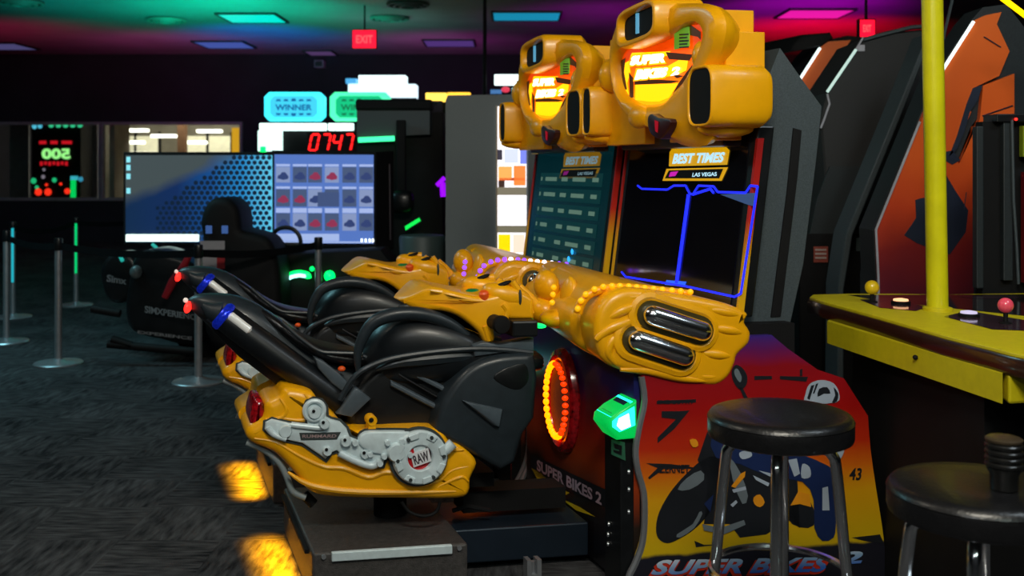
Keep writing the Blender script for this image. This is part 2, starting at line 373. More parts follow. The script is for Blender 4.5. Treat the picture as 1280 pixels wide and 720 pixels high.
# wall speaker, thin pole
a = W(399, 80, YF-.2)
t = thing('wall_speaker', (a.x, YF-.2, a.z-.1), 'small pale box speaker high on the dark back wall', 'speaker')
obj('case', B().box((a.x-.09, a.x+.09), (YF-.25, YF), (a.z-.07, a.z+.07)), mat('lilac_grey', (.35, .28, .38), .5), t, smooth=False, bevel=.01)
obj('grille', B().box((a.x-.07, a.x+.07), (YF-.26, YF-.25), (a.z-.05, a.z+.05)), GREYD, t, smooth=False)
a = W(606, 60, 12)
obj('support_pole', B().tube([(a.x, 12, 0), (a.x, 12, ZC)], .022, 10), BLKM, label='thin dark pole rising to the ceiling left of the farther helmet', cat='pole')

# ================================================================== MOTORCYCLE GAMES
SP = 1.07                                # spacing of the two games
S3 = lambda a, z, d: G(a, d, z)          # outline in the (u, z) plane, depth along v
F3 = lambda v, z, d: G(d, v, z)          # outline in the (v, z) plane, depth along u
def pv(pts, v): return [VX(x, y, v) for x, y in pts]
def pf(pts, u): return [FX(x, y, u) for x, y in pts]

# ---- bike ----
bike = thing('arcade_motorcycle', G(-.15, 0, .17), 'nearer black ride-on arcade motorcycle with yellow engine cover, facing the blue-lined screen', 'arcade motorcycle', 'ride-on arcade motorcycles')
def body(b, st, v0=0.0, n=20, ex=.75):
    """stations (px, top, bottom, half width) of a body whose middle plane is v0"""
    L = []
    for px, yt, yb, hw in st:
        u, zt = VX(px, yt, v0); u2, zb = VX(px, yb, v0); zc = (zt+zb)/2; hz = (zt-zb)/2; lp = []
        for j in range(n):
            t = 2*PI*j/n; c, s_ = math.cos(t), math.sin(t)
            lp.append(G(u, v0+hw*math.copysign(abs(c)**ex, c), zc+hz*math.copysign(abs(s_)**ex, s_)))
        L.append(lp)
    return b.loops(L)
# tail unit and seat
obj('tail_fairing', body(B(), [(233, 376, 381, .012), (240, 369, 388, .045), (255, 366, 402, .075), (275, 366, 420, .095), (298, 368, 440, .105), (325, 379, 462, .105), (348, 398, 482, .10), (375, 418, 505, .095), (405, 438, 525, .09), (435, 452, 535, .085), (465, 460, 540, .08)]), TEAL, bike, sub=1)
obj('seat', body(B(), [(312, 377, 392, .05), (330, 384, 402, .085), (350, 398, 418, .105), (370, 413, 434, .12), (395, 426, 446, .135), (420, 432, 452, .13), (440, 434, 455, .12), (460, 437, 457, .10)]), VINYL, bike, sub=1)
b = B(); b.tube([P(x, y, -.135) for x, y in cr([(352, 402), (372, 420), (398, 438), (420, 441), (446, 442), (458, 447)], 4, False)], .007, 8)
obj('seat_piping', b, TEAL, bike)
# tank
tank = obj('fuel_tank', body(B(), [(443, 452, 470, .03), (449, 428, 474, .10), (460, 408, 478, .145), (476, 394, 480, .17), (495, 386, 480, .185), (520, 384, 478, .195), (548, 390, 474, .20), (575, 402, 470, .20), (600, 420, 466, .20), (625, 430, 462, .195), (650, 432, 458, .18), (668, 434, 456, .16)], ex=.62), TANK, bike, sub=1)
# rounded lip running round the knee recess of the tank
b = B(); path = cr([(448, 466), (447, 445), (452, 425), (466, 404), (490, 394), (520, 392), (550, 399), (575, 413), (592, 432), (600, 447)], 4, False)
b.tube([P(x, y, -.158) for x, y in path], [.008+.017*math.sin(PI*i/(len(path)-1)) for i in range(len(path))], 12)
obj('tank_lip', b, TEAL, tank)
b = B(); path = cr([(425, 500), (440, 475), (458, 460), (490, 448), (540, 440), (590, 436), (630, 437), (666, 441)], 4, False)
b.tube([P(x, y, -.205) for x, y in path], .010, 8)
path = cr([(470, 462), (500, 452), (540, 447), (585, 444), (600, 447)], 4, False); b.tube([P(x, y, -.18) for x, y in path], [.002+.026*math.sin(PI*(i+.5)/len(path)) for i in range(len(path))], 8)
obj('waist_trim', b, TEAL, bike)
# engine bay core with louvres
o_ = cr([(432, 520), (446, 486), (470, 462), (520, 447), (600, 440), (650, 440), (655, 500), (640, 560), (600, 575), (560, 552), (500, 545), (450, 540)], 3)
obj('engine_bay', B().pill(pv(o_, -.15), S3, -.15, .15, .03), BLK, bike)
for i, (x0, y0, x1, y1) in enumerate([(487, 478, 552, 512), (497, 467, 545, 495), (512, 464, 556, 487), (530, 456, 560, 471), (552, 452, 575, 464)]):
    a = P(x0, y0, -.155); c = P(x1, y1, -.155); w = Vector((0, 0, .013 if i in (0, 2, 4) else .006)); n_ = G(0, -.02, 0)-G(0, 0, 0)
    b = B().loops([[a-w, a+w, a+w*.6+n_, a-w*.6+n_], [c-w, c+w, c+w*.6+n_, c-w*.6+n_]]); obj('louvre', b, SLATE if i in (0, 2, 4) else BLK, bike, smooth=False, bevel=.004)
o_ = [(393, 447), (405, 452), (424, 467), (441, 484), (434, 494), (415, 480), (398, 461)]
obj('seat_support', B().pill(pv(o_, -.165), S3, -.165, -.12, .006, 2), SLATE, bike)
o_ = [(594, 446), (590, 431), (606, 428), (625, 431), (668, 423), (668, 439), (630, 441)]
obj('shoulder_panel', B().pill(pv(o_, -.21), S3, -.208, -.15, .006, 2), SLATE, bike)
obj('shoulder_panel', B().pill(pv(o_, -.21), S3, .208, .15, .006, 2), SLATE, bike)
o_ = [(421, 518), (444, 485), (448, 486), (464, 499), (440, 522)]
obj('heel_guard', B().pill(pv(o_, -.19), S3, -.19, -.13, .008, 2), SLATE, bike)
b = B(); b.ring(P(505, 500, -.17), G(.17, 0, 0)-G(0, 0, 0), Vector((0, 0, -.13)), .006, 24, 6, .4, 2.4); obj('lower_seam', b, BLK, bike)
# front side fairings
for sg in (-1, 1):
    o_ = cr([(540, 538), (544, 515), (554, 492), (570, 470), (592, 452), (625, 442), (664, 440)], 3, False)+[(668, 470), (664, 520), (650, 540), (640, 575), (622, 585), (604, 575), (580, 560)]
    fs = obj('side_fairing', B().pill(pv(o_, -.20), S3, .24*sg, .12*sg, .022), TEAL, bike)
    o_ = [(612, 470), (622, 460), (650, 452), (656, 470), (648, 482), (638, 484), (626, 480)]
    obj('air_intake', B().pill(pv(cr(o_, 3), -.2), S3, .243*sg, .22*sg, .004, 2), BLK, fs)
    o_ = [(573, 497), (622, 508), (618, 530), (611, 528)]
    obj('fin_plate', B().pill(pv(o_, -.2), S3, .262*sg, .22*sg, .012, 2), SLATE, fs)
    b = B(); b.tube([P(545, 527, -.2) + (G(0, .25*sg, 0)-G(0, -.2, 0))*(0 if sg < 0 else 1), P(596, 558, -.2) + (G(0, .25*sg, 0)-G(0, -.2, 0))*(0 if sg < 0 else 1)], .012, 6); obj('lower_rail', b, BLK, bike)
U = G(1, 0, 0)-G(0, 0, 0); V = G(0, 1, 0)-G(0, 0, 0)
for sg in (-1, 1):
    dv = G(0, 0, 0)-G(0, 0, 0) if sg < 0 else G(0, .26, 0)-G(0, 0, 0)
    p = [P(x, y, -.13)+dv for x, y in [(262, 388), (278, 394), (300, 411), (345, 444), (392, 478), (430, 505)]]
    ex = obj('exhaust', B().tube([p[1], p[1]*.9+p[2]*.1, p[2], p[3], p[4], p[5]], [.040, .046, .048, .050, .048, .042], 20), TANK, bike)
    d = (p[2]-p[1]).normalized()
    obj('exhaust_tip', B().tube([p[1]-d*.012, p[1]-d*.002, p[1]+d*.012, p[1]+d*.018], [.040, .050, .051, .047], 20), BLUEB, ex)
    obj('tail_cone', B().tube([p[0]-d*.03, p[0], p[1]-d*.01], [.010, .026, .040], 16), TEAL, ex)
    q0, q1 = p[2]*.92+p[3]*.08, p[3]*.75+p[2]*.25; o2 = Vector((-.01, 0, .028))+G(0, sg*.038, 0)-G(0, 0, 0)
    o2 = Vector((0, 0, .026))+V*(sg*.040)-U*.004; obj('exhaust_highlight', B().tube([p[1]+d*.03+o2, p[1]+d*.036+o2, p[1]+d*.115+o2, p[1]+d*.122+o2], [.006, .0145, .0145, .006], 10), mat('highlight_white%d' % sg, (1, 1, .95), .12, metal=.3, emis=(1, 1, .9), es=.12), ex)  # white glowing strip paints the bright reflection along the exhaust sleeve
    # heat shield plate under the exhaust
    o_ = [(258, 398), (275, 404), (372, 474), (430, 512), (424, 532), (360, 492), (300, 447), (268, 416)]
    hs = obj('heat_shield', B().pill(pv(o_, -.10), S3, .105*sg, .06*sg, .008, 2), BLK, ex); b = B(); b.tube([P(x, y, -.105)+(V*0 if sg < 0 else V*.21) for x, y in [(258, 399), (275, 412), (330, 454), (372, 487)]], .0045, 6); obj('edge_piping', b, GREYP, ex)
tl = obj('tail_light', B().ell(P(235, 384, -.03), Vector((.011, 0, -.004)), Vector((0, .024, 0)), Vector((.006, 0, .020)), 14, 10), REDL, bike)
obj('marker_lamp', B().sph(P(232, 376, -.03)+Vector((0, 0, .002)), .009), mat('clear_lamp', (.7, .65, .6), .2, emis=(1, .8, .7), es=.4), tl)
obj('amber_reflector', B().ell(P(427, 461, -.125), Vector((.014, 0, 0)), Vector((0, .012, 0)), Vector((0, 0, .010))), ORG, bike)
obj('seat_bolt', B().sph(P(450, 443, -.14), .013), CHR, bike)
# yellow cowl round the dash
def hwid(x): return .045+.145*max(0, min(1, (x-500)/62))**.7
def cow3(x, y, d):
    h = hwid(x); u, z = VX(x, y, -h); return G(u, d/50*h, z)
sh = cr([(499, 375), (516, 369), (534, 361), (548, 360), (575, 366), (605, 371), (636, 364), (655, 366), (668, 374)], 3, False)+[(669, 400), (650, 400), (628, 399), (621, 404)]+cr([(619, 415), (619, 427), (608, 429), (601, 418), (588, 406), (572, 395), (552, 389), (528, 388), (510, 382)], 3, False)
dash = obj('front_cowl', B().pill(sh, cow3, -50, 50, 6, 4, both=True), YEL, bike)
b = B(); q = cr([(538, 363), (560, 367), (590, 377), (612, 382)], 4, False); b.tube([P(x, y, -.165) for x, y in q], [.004+.008*math.sin(PI*i/(len(q)-1)) for i in range(len(q))], 8)
q = cr([(640, 352), (647, 362), (656, 378), (664, 392)], 4, False); b.tube([P(x, y, -.17) for x, y in q], .014, 8)
q = cr([(628, 380), (634, 388), (632, 397)], 4, False); b.tube([P(x, y, -.185) for x, y in q], .012, 8)
q = cr([(606, 408), (609, 418), (612, 426)], 4, False); b.tube([P(x, y, -.19) for x, y in q], .008, 8)
obj('cowl_creases', b, YEL, dash)
obj('dash_panel', B().pill(pv([(534, 361), (548, 359), (575, 365), (592, 369), (590, 374), (556, 370)], -.05), S3, -.07, .10, .004, 2), BLK, dash)
# brake and clutch nacelles
for sg in (-1, 1):
    dv = Vector((0, 0, 0)) if sg < 0 else G(0, .24, 0)-G(0, 0, 0)
    n0 = P(632, 369, -.14)+dv
    U = G(1, 0, 0)-G(0, 0, 0); V = G(0, 1, 0)-G(0, 0, 0); Z = Vector((0, 0, 1))
    n_ = B().ell(n0, U*.085+Z*-.02, V*.055, Z*.040+U*.01, 20, 12, .85)
    n_.tube([n0+U*.045+Z*.03, n0+U*.075+Z*.0, n0+U*.105-Z*.035], [.016, .02, .022], 12)
    n_.tube([n0-U*.06+Z*.0, n0-U*.02+Z*.038, n0+U*.035+Z*.038], [.010, .016, .016], 12)
    nc = obj('lever_nacelle', n_, YEL, dash)
    obj('slot', B().ell(n0-U*.022+Z*.040-V*.025, U*.035+Z*.014, V*.012, Z*.008-U*.002, 16, 6), BLKM, nc)
    obj('groove', B().ell(n0+U*.035-Z*.002-V*.05, U*.006, V*.008, Z*.028, 10, 6), SLVD, nc)
c = P(605, 370, -.175); obj('start_button', B().lathe(c, [(.0175, -.012), (.0175, .012), (.012, .018)], 18, Vector((-.1, -.3, 1))), ORG, dash)
c = P(591, 366, -.02); obj('view_button', B().lathe(c, [(.026, -.01), (.026, .008), (.018, .014)], 18, Vector((0, 0, 1))), GRNB, dash)
# grips
for sg in (-1, 1):
    V = G(0, 1, 0)-G(0, 0, 0)
    c = P(627, 406, -.27)+(V*0 if sg < 0 else V*.54)
    g = B().lathe(c, [(.012, -.012*1), (.028, -.010), (.032, .0), (.030, .02), (.026, .03), (.026, .10)], 24, V*(-sg)*-1 if sg > 0 else V)
    obj('handle_grip', g, BLKM, bike)
    c2 = P(650, 409, -.2)+(V*0 if sg < 0 else V*.40)
    obj('grip_mount', B().hexa(S3, (VX(636, 400, -.2)[0], VX(668, 400, -.2)[0]), (c2.z-.03, c2.z+.028), (-.24, -.14) if sg < 0 else (.14, .24)), BLK, bike, smooth=False, bevel=.008)
obj('indicator_lamp', B().ell(P(673, 407, -.16), Vector((.028, .006, -.004)), Vector((0, .01, 0)), Vector((0, 0, .009))), GRNE, bike)
# yellow engine cover
lo = [(309, 537), (313, 553), (342, 566), (356, 578), (370, 594), (380, 608), (397, 620), (437, 624), (500, 625), (572, 625), (588, 617), (590, 600), (598, 581), (590, 568), (575, 556), (564, 553), (556, 542), (542, 537), (500, 538), (478, 539), (452, 539), (437, 539), (420, 520), (400, 503), (392, 492), (376, 487), (357, 486), (349, 496), (333, 505), (329, 522)]
cover = obj('engine_cover', B().pill(pv(cr(lo, 3), -.25), S3, -.25, -.04, .03, 4), YEL, bike)
m_ = B().pill(pv(cr(lo, 3), -.25), S3, .25, .04, .03, 4)
obj('engine_cover', m_, YEL, bike)
b = B()
for pts, r0 in [([(318, 548), (345, 553), (375, 570), (405, 583), (430, 585), (460, 596), (480, 590), (497, 592), (520, 606), (548, 601), (565, 588), (585, 583)], .010), ([(350, 498), (358, 512), (350, 522), (332, 524)], .009), ([(352, 522), (372, 525), (385, 522), (389, 505), (380, 492)], .008), ([(360, 590), (385, 605), (430, 613), (500, 615), (570, 614)], .012), ([(545, 610), (565, 600), (578, 596), (586, 602)], .008), ([(538, 540), (552, 552), (566, 562), (580, 562)], .008)]:
    q = cr(pts, 4, False); n = len(q); b.tube([P(x, y, -.247) for x, y in q], [r0*(.35+.65*math.sin(PI*i/(n-1))) for i in range(n)], 8)
obj('moulded_ridges', b, YEL, cover)
V = G(0, 1, 0)-G(0, 0, 0)
def boss(b, px, py, r, v0, h, rr=None):
    c = P(px, py, v0); b.lathe(c, [(r, .03), (r, -h*.7), (r*.85, -h), (r*.5, -h)], 24, V)
def rimmed(b, px, py, r, v0, t): b.ring(P(px, py, v0), (G(1, 0, 0)-G(0, 0, 0))*r, Vector((0, 0, r)), t, 28, 8)
boss(b := B(), 464, 525, .018, -.24, .02); c_ = P(464, 530, -.24)
b.hexa(lambda x, y, z: c_+(G(1, 0, 0)-G(0, 0, 0))*x+V*y+Vector((0, 0, z)), (-.012, .012), (-.015, .03), (-.035, 0)); lug = obj('mounting_lug', b, YEL, cover)
obj('bolt_hole', B().lathe(P(464, 525, -.262), [(.008, 0), (.008, -.003)], 12, V), BLKM, lug)
# silver crankcase relief
arm = [(332, 528), (340, 524), (362, 529), (385, 531), (383, 520), (381, 508), (384, 502), (392, 499), (402, 501), (407, 508), (408, 521), (414, 524), (425, 527), (433, 535), (437, 546), (452, 552), (470, 561), (482, 572), (478, 582), (462, 583), (446, 578), (432, 572), (421, 563), (413, 566), (407, 574), (400, 569), (378, 554), (356, 549), (338, 542), (331, 536)]
gp = B(); gp.pill(offset(pv(arm, -.25) if sum(pv(arm, -.25)[i-1][0]*pv(arm, -.25)[i][1]-pv(arm, -.25)[i][0]*pv(arm, -.25)[i-1][1] for i in range(len(arm))) > 0 else pv(arm, -.25)[::-1], -.008), S3, -.2545, -.24, 0)
obj('dark_gap', gp, SLVD, cover, smooth=False)
crk = obj('crankcase_arm', B().pill(pv(arm, -.262), S3, -.266, -.23, .006, 2), SLV, cover)
pmp = [(450, 545), (457, 540), (470, 539), (500, 539), (515, 540), (528, 545), (534, 556), (520, 575), (506, 578), (495, 577), (478, 568), (466, 566), (452, 559), (448, 552)]
q_ = pv(cr(pmp, 2), -.25); q_ = q_ if sum(q_[i-1][0]*q_[i][1]-q_[i][0]*q_[i-1][1] for i in range(len(q_))) > 0 else q_[::-1]
obj('dark_gap', B().pill(offset(q_, -.009), S3, -.2555, -.24, 0), SLVD, cover, smooth=False)
obj('oil_pump', B().pill(pv(cr(pmp, 2), -.27), S3, -.278, -.23, .007, 2), SLV, cover)
b = B(); 
for x, y, r, h in [(392, 514, .022, .030), (404, 528, .017, .034), (356, 538, .022, .022), (431, 550, .018, .030), (408, 562, .016, .028), (455, 566, .016, .024), (493, 563, .032, .04), (482, 551, .010, .038), (500, 549, .010, .038), (478, 568, .010, .036), (510, 566, .010, .036), (494, 578, .010, .036), (442, 552, .010, .03), (473, 577, .012, .03), (461, 566, .010, .03)]:
    boss(b, x, y, r, -.256, h)
rimmed(b, 393, 513, .032, -.27, .008)
obj('bolt_bosses', b, SLV, cover)
b = B()
for x, y, v in [(392, 514, -.288), (404, 528, -.292), (431, 550, -.288), (408, 562, -.286), (455, 566, -.282)]: b.lathe(P(x, y, v), [(.0055, 0), (.0055, -.003)], 10, V)
obj('bolt_holes', b, BLKM, cover)
for pts, rad in [(cr([(424, 566), (440, 574), (455, 580), (466, 582), (474, 577)], 4, False), .013), ([(548, 568), (558, 562), (566, 554)], .019), (cr([(334, 534), (342, 543), (358, 549)], 3, False), .010), ([(364, 531), (398, 535), (405, 534)], .010)]:
    obj('coolant_pipe', B().tube([P(x, y, -.267) for x, y in pts], rad, 12), SLV, cover)
cu, cz = VX(524, 571, -.27); Zv = Vector((0, 0, 1)); cc = G(cu, -.27, cz)
def annul(ri, ro, d0, d1, n=40, gap=None):
    b = B(); L = []
    for r, d in [(ri, d1), (ri, d0+.004), (ri+.004, d0), (ro-.006, d0), (ro, d0+.006), (ro, d1)]:
        L.append([cc+U*r*math.cos(2*PI*j/n)+Zv*r*math.sin(2*PI*j/n)+V*d for j in range(n)])
    L.append(L[0]); return b.loops(L, False, False)
obj('dark_gap', B().disc(cc+V*.012, U*.101, Zv*.101, 32, .01), SLVD, cover, smooth=False)
clutch = obj('clutch_cover', annul(.042, .092, -.018, .03), SLV, cover)
b = B()
for k in range(8):
    t = 2*PI*k/8+.3
    q = [cc+U*r*math.cos(a)+Zv*r*math.sin(a)-V*.018 for r, a in [(.068, t-.22), (.089, t-.22), (.089, t+.22), (.068, t+.22)]]
    b.loops([[p_ for p_ in q], [p_-V*.007 for p_ in q]])
obj('clutch_lugs', b, SLV, clutch, smooth=False, bevel=.003)
b = B()
for k in range(6):
    t = 2*PI*k/6+.05; b.lathe(cc+U*.078*math.cos(t)+Zv*.078*math.sin(t)-V*.02, [(.006, .01), (.006, -.009)], 10, V)
obj('clutch_bolts', b, SLVD, clutch)
obj('badge_disc', B().lathe(cc+V*.0, [(.043, .03), (.043, -.004), (.0, -.006)], 28, V), mat('badge_red', (.5, .01, .015), .3, coat=.4), clutch)
def bq(x, y, d=-.014):
    return P(x, y, -.27)+V*(d)
b = B(); obj('badge_plate', b.loops([[bq(512, 567), bq(534, 559), bq(538, 575), bq(516, 583)], [bq(512, 567, 0), bq(534, 559, 0), bq(538, 575, 0), bq(516, 583, 0)]]), WHT, clutch, smooth=False)
b = B(); text(b, 'RAW', bq(517.5, 580, -.0155), bq(536, 573.5, -.0155), bq(532.5, 561.5, -.0155), bq(514, 568.5, -.0155), .03); obj('badge_lettering', b, mat('badge_grey', (.05, .04, .05), .5), clutch, smooth=False)
o_ = [(374, 541), (426, 540), (421, 549), (376, 550)]
pl = obj('name_plate', B().pill(pv(o_, -.266), S3, -.2685, -.26, 0), SLVD, cover, smooth=False)
b = B(); text(b, 'RUMMARD', P(378, 547.5, -.2695), P(420, 547, -.2695), P(421, 543, -.2695), P(378, 543.5, -.2695), .02); obj('name_lettering', b, mat('plate_rose', (.35, .24, .24), .5), pl, smooth=False)
# rear lamp and lower strut
o_ = cr([(316, 503), (320, 498), (328, 500), (330, 512), (328, 528), (321, 543), (314, 538), (312, 520)], 3)
obj('rear_reflector', B().pill(pv(o_, -.20), S3, -.23, -.06, .02, 3), REDD, bike)
b = B(); q = cr([(308, 553), (330, 562), (348, 577), (358, 595), (366, 614), (382, 622)], 4, False); b.tube([P(x, y, -.20) for x, y in q], .011, 10); q2 = [p_+(G(0, .40, 0)-G(0, 0, 0)) for p_ in [P(x, y, -.20) for x, y in q]]; b.tube(q2, .011, 10)
obj('frame_rail', b, mat('rail_grey', (.22, .26, .27), .4), bike)
b = B(); b.tube([G(-.45, 0, .171), G(-.45, 0, .30)], .06, 16); b.hexa(S3, (-.60, -.1), (.28, .33), (-.1, .1)); b.tube([P(380, 618, -.16), P(392, 630, -.16)], .018, 10); b.tube([G(-.25, -.1, .20), G(-.2, -.12, .22), G(-.12, -.12, .20)], .008, 6)
b.hexa(S3, (-.2, .18), (.175, .25), (-.06, .06))
obj('pivot_mount', b, BLKM, bike)
b = B(); q = cr([(502, 627), (512, 640), (530, 645), (545, 640), (550, 627)], 3, False); b.tube([P(x, y, -.22) for x, y in q], .006, 8); obj('brake_cable', b, BLKM, bike)

# ---- platform ----
plat = thing('motion_platform', G(-.3, 0, 0), 'nearer low dark ride platform with a silver bar on its front edge', 'platform', 'ride platforms')
PLT = mat('platform_top', (.050, .046, .044), .5, ns=60, na=.3, bump=.25, bs=250)
def S3h(u, z, v): return G(u, v, z)
obj('step_box', B().hexa(S3h, (-.78, -.27), (0, .17), (-.35, .38)), PLT, plat, smooth=False, bevel=.008)
b = B(); b.hexa(S3h, (-.72, -.325), (.142, .172), (-.362, -.345)); obj('edge_bar', b, SLV, plat, smooth=False, bevel=.003)
b = B()
for u in (-.745, -.30): b.lathe(G(u, -.352, .158), [(.008, 0), (.008, -.006)], 10, V)
obj('edge_screw', b, STEEL, plat)
obj('cross_beam', B().hexa(S3h, (-.27, .225), (.03, .15), (-.16, .10)), mat('dark_blue_steel', (.015, .025, .04), .35, metal=.4), plat, smooth=False, bevel=.006)
obj('rear_deck', B().hexa(S3h, (-.27, .225), (.0, .04), (.10, .50)), PLT, plat, smooth=False, bevel=.006)
b = B(); b.hexa(S3h, (-.05, .0), (.0, .03), (-.30, -.26)).hexa(S3h, (-.05, -.035), (.03, .08), (-.30, -.26)).hexa(S3h, (-.015, .0), (.03, .08), (-.30, -.26)); b.tube([G(-.025, -.28, .02), G(-.025, -.28, .07)], .010, 8)
obj('floor_bracket', b, STEEL, plat, smooth=False)
b = B().ell(FL(598, 645, .055), Vector((.032, 0, 0)), Vector((0, .03, 0)), Vector((0, 0, .022))); obj('status_lamp', b, REDL, plat)
obj('side_lip', B().hexa(S3h, (-.795, -.781), (.145, .158), (-.28, .34)), BLKM, plat, smooth=False)
obj('green_floor_plate', B().ngon([FL(x, y, .042) for x, y in [(622, 654), (664, 654), (662, 636), (622, 636)]]), mat('green_plate', (.01, .16, .06), .5), plat, smooth=False)

# ---- cabinet ----
cab = thing('racing_cabinet', G(.55, 0, 0), 'nearer yellow and black motorcycle racing cabinet, its screen outlined in blue', 'arcade cabinet', 'motorcycle racing cabinets')
obj('cabinet_body', B().hexa(S3h, (.255, .80), (0, .90), (-.50, .50)), BLKM, cab, smooth=False)
side = cr([(802, 470), (806, 500), (800, 530), (795, 560), (797, 585), (805, 615), (806, 650), (803, 680), (794, 705), (786, 722), (784, 748)], 3, False)+[(1112, 738)]+cr([(1110, 720), (1103, 660), (1095, 610), (1088, 560), (1085, 520)], 2, False)+[(1055, 473), (1022, 462), (985, 436), (965, 419), (935, 420), (880, 440)]
ART = ramp_mat('side_artwork', 2, [(.0, (.01, .01, .015)), (.150, (.012, .012, .02)), (.160, (.60, .40, .005)), (.33, (.70, .33, .004)), (.42, (.62, .13, .004)), (.50, (.48, .022, .003)), (.62, (.36, .004, .003)), (.76, (.28, .004, .010)), (.82, (.12, .008, .10)), (.88, (.02, .02, .22))], noise=.03, nscale=9, lo=0, hi=.95, coat=.05)
for v in (-.53, .505):
    sp_ = obj('side_panel', B().pill(pv(side, -.53), S3, v, v+.025, 0), ART, cab, smooth=False)
    q = cr([(802, 470), (806, 500), (800, 530), (795, 560), (797, 585), (805, 615), (806, 650), (803, 680), (794, 705), (786, 722), (784, 748)], 3, False)
    dv = G(0, v+.53, 0)-G(0, 0, 0)
    obj('edge_trim', B().tube([P(x, y, -.52)+dv for x, y in q], .012, 8), STEEL, sp_)
    if v < 0: near_side = sp_
# printed picture of a rider on the side panel
vA = -.5315
def dec(name, m, polys, dv=0.0, smooth=False, parent=None):
    b = B()
    for p_ in polys: b.loops([[P(x, y, vA-dv) for x, y in p_], [P(x, y, -.528) for x, y in p_]])
    return obj(name, b, m, parent or near_side, smooth=smooth)
INK = mat('ink_black', (.012, .014, .018), .35); INKB = mat('ink_navy', (.010, .022, .085), .35); INKW = mat('ink_white', (.36, .42, .50), .35); INKO = mat('ink_orange', (.75, .28, .01), .35)
INKR = mat('ink_red', (.55, .03, .01), .35); INKG = mat('ink_grey', (.14, .17, .19), .35); INKD = mat('ink_olive', (.10, .09, .04), .4); INKY = mat('ink_yellow', (.7, .5, .01), .35)
dec('printed_motorcycle', INK, [cr([(820, 660), (824, 640), (838, 615), (858, 592), (880, 574), (900, 572), (905, 600), (893, 632), (872, 658), (850, 673), (834, 679), (823, 673)], 3),
    [(884, 540), (905, 545), (960, 560), (995, 570), (1000, 660), (985, 650), (958, 668), (925, 672), (912, 655), (880, 655), (885, 600), (872, 575)],
    cr([(985, 640), (1000, 622), (1012, 625), (1020, 650), (1010, 660), (990, 655)], 2), [(868, 676), (880, 681), (905, 680), (870, 684)], [(1065, 672), (1100, 668), (1105, 680), (1080, 676)]])
dec('printed_rider', INKB, [cr([(890, 545), (930, 552), (975, 560), (1020, 575), (1046, 592), (1047, 620), (1045, 655), (1042, 672), (1028, 676), (1018, 660), (1017, 625), (1003, 602), (960, 595), (925, 580), (895, 572)], 2),
    [(880, 630), (892, 618), (888, 640)]], .0012)
dec('printed_highlights', INKG, [cr([(847, 612), (858, 598), (876, 588), (880, 600), (862, 612)], 2), [(878, 655), (900, 660), (930, 650), (932, 656), (905, 668), (880, 663)], cr([(912, 572), (925, 590), (935, 620), (928, 630), (916, 600)], 2), cr([(846, 668), (866, 655), (874, 640), (878, 642), (868, 660), (850, 672)], 2)], .002)
dec('printed_white_marks', INKW, [cr([(924, 566), (936, 563), (940, 570), (928, 574)], 3), cr([(1003, 580), (1012, 584), (1013, 596), (1002, 597)], 3), [(1028, 610), (1035, 608), (1037, 638), (1028, 638)], [(915, 612), (932, 608), (933, 612), (917, 616)], [(941, 594), (962, 604), (960, 608), (945, 600)], [(948, 588), (965, 592), (963, 596)], [(913, 631), (920, 625), (922, 628), (916, 634)], [(985, 575), (996, 573), (1000, 592), (993, 596)],
    cr([(1044, 560), (1056, 558), (1052, 572), (1046, 575)], 2)], .0026)
dec('printed_orange_marks', INKO, [[(914, 608), (926, 592), (932, 589), (931, 596), (919, 610)], cr([(942, 622), (950, 618), (956, 628), (950, 634), (943, 630)], 2), [(988, 632), (998, 614), (1012, 618), (1014, 634), (1000, 630)], cr([(862, 550), (870, 549), (873, 557), (866, 559)], 2)], .0026)
hd = dec('printed_helmet', INKW, [cr([(1007, 492), (1012, 480), (1026, 475), (1042, 479), (1049, 492), (1045, 503), (1008, 504)], 3)], .0012)
dec('helmet_marks', INK, [cr([(1024, 486), (1034, 484), (1038, 492), (1030, 492), (1022, 496)], 2), [(1014, 482), (1018, 481), (1012, 500), (1009, 498)], cr([(1042, 484), (1048, 492), (1046, 502), (1040, 503), (1044, 494)], 2), [(1020, 480), (1023, 479), (1018, 492), (1016, 492)]], .0018)
dec('printed_mirror', INK, [cr([(915, 462), (920, 456), (928, 460), (934, 470), (933, 481), (926, 487), (919, 481), (915, 471)], 3), [(924, 484), (928, 484), (936, 500), (931, 500)]], .0012)
dec('mirror_glint', INKG, [cr([(918, 463), (922, 461), (927, 471), (925, 478), (919, 470)], 3)], .0018)
dec('sponsor_marks', INK, [[(821, 501), (870, 499), (870, 503), (821, 505)], [(827, 514), (848, 514), (862, 513), (843, 536), (822, 554), (822, 547), (845, 524), (827, 522)], [(808, 579), (838, 580), (866, 584), (866, 586), (830, 586), (812, 599), (810, 597), (822, 585)], [(943, 470), (965, 470), (965, 474), (943, 475)], [(975, 470), (1010, 471), (1008, 477), (975, 474)], [(1000, 462), (1003, 461), (1003, 470), (1000, 470)]])
b = B(); 
def ptxt(b, s, x0, y0, x1, y1, sh=0, dv=.002, bold=.02, yr=0): return text(b, s, P(x0-sh, y1, vA-dv), P(x1-sh, y1+yr, vA-dv), P(x1+sh, y0+yr, vA-dv), P(x0+sh, y0, vA-dv), bold)
ptxt(b, 'ZERNET', 824, 581, 862, 591); ptxt(b, '43', 1062, 585, 1077, 600, 1); ptxt(b, 'INDUSTRY', 823, 500, 868, 505); obj('sponsor_lettering', b, INK, near_side, smooth=False)
b = B(); ptxt(b, 'SUPER BIKES', 818, 700, 1035, 719, 6, .003, .035, -4); ptxt(b, '2', 1052, 690, 1080, 706, 4, .003, .04, -2)
LOGO = ramp_mat('logo_silver_blue', 2, [(.08, (.03, .12, .5)), (.115, (.25, .4, .6)), (.15, (.75, .8, .85))], lo=.07, hi=.17)
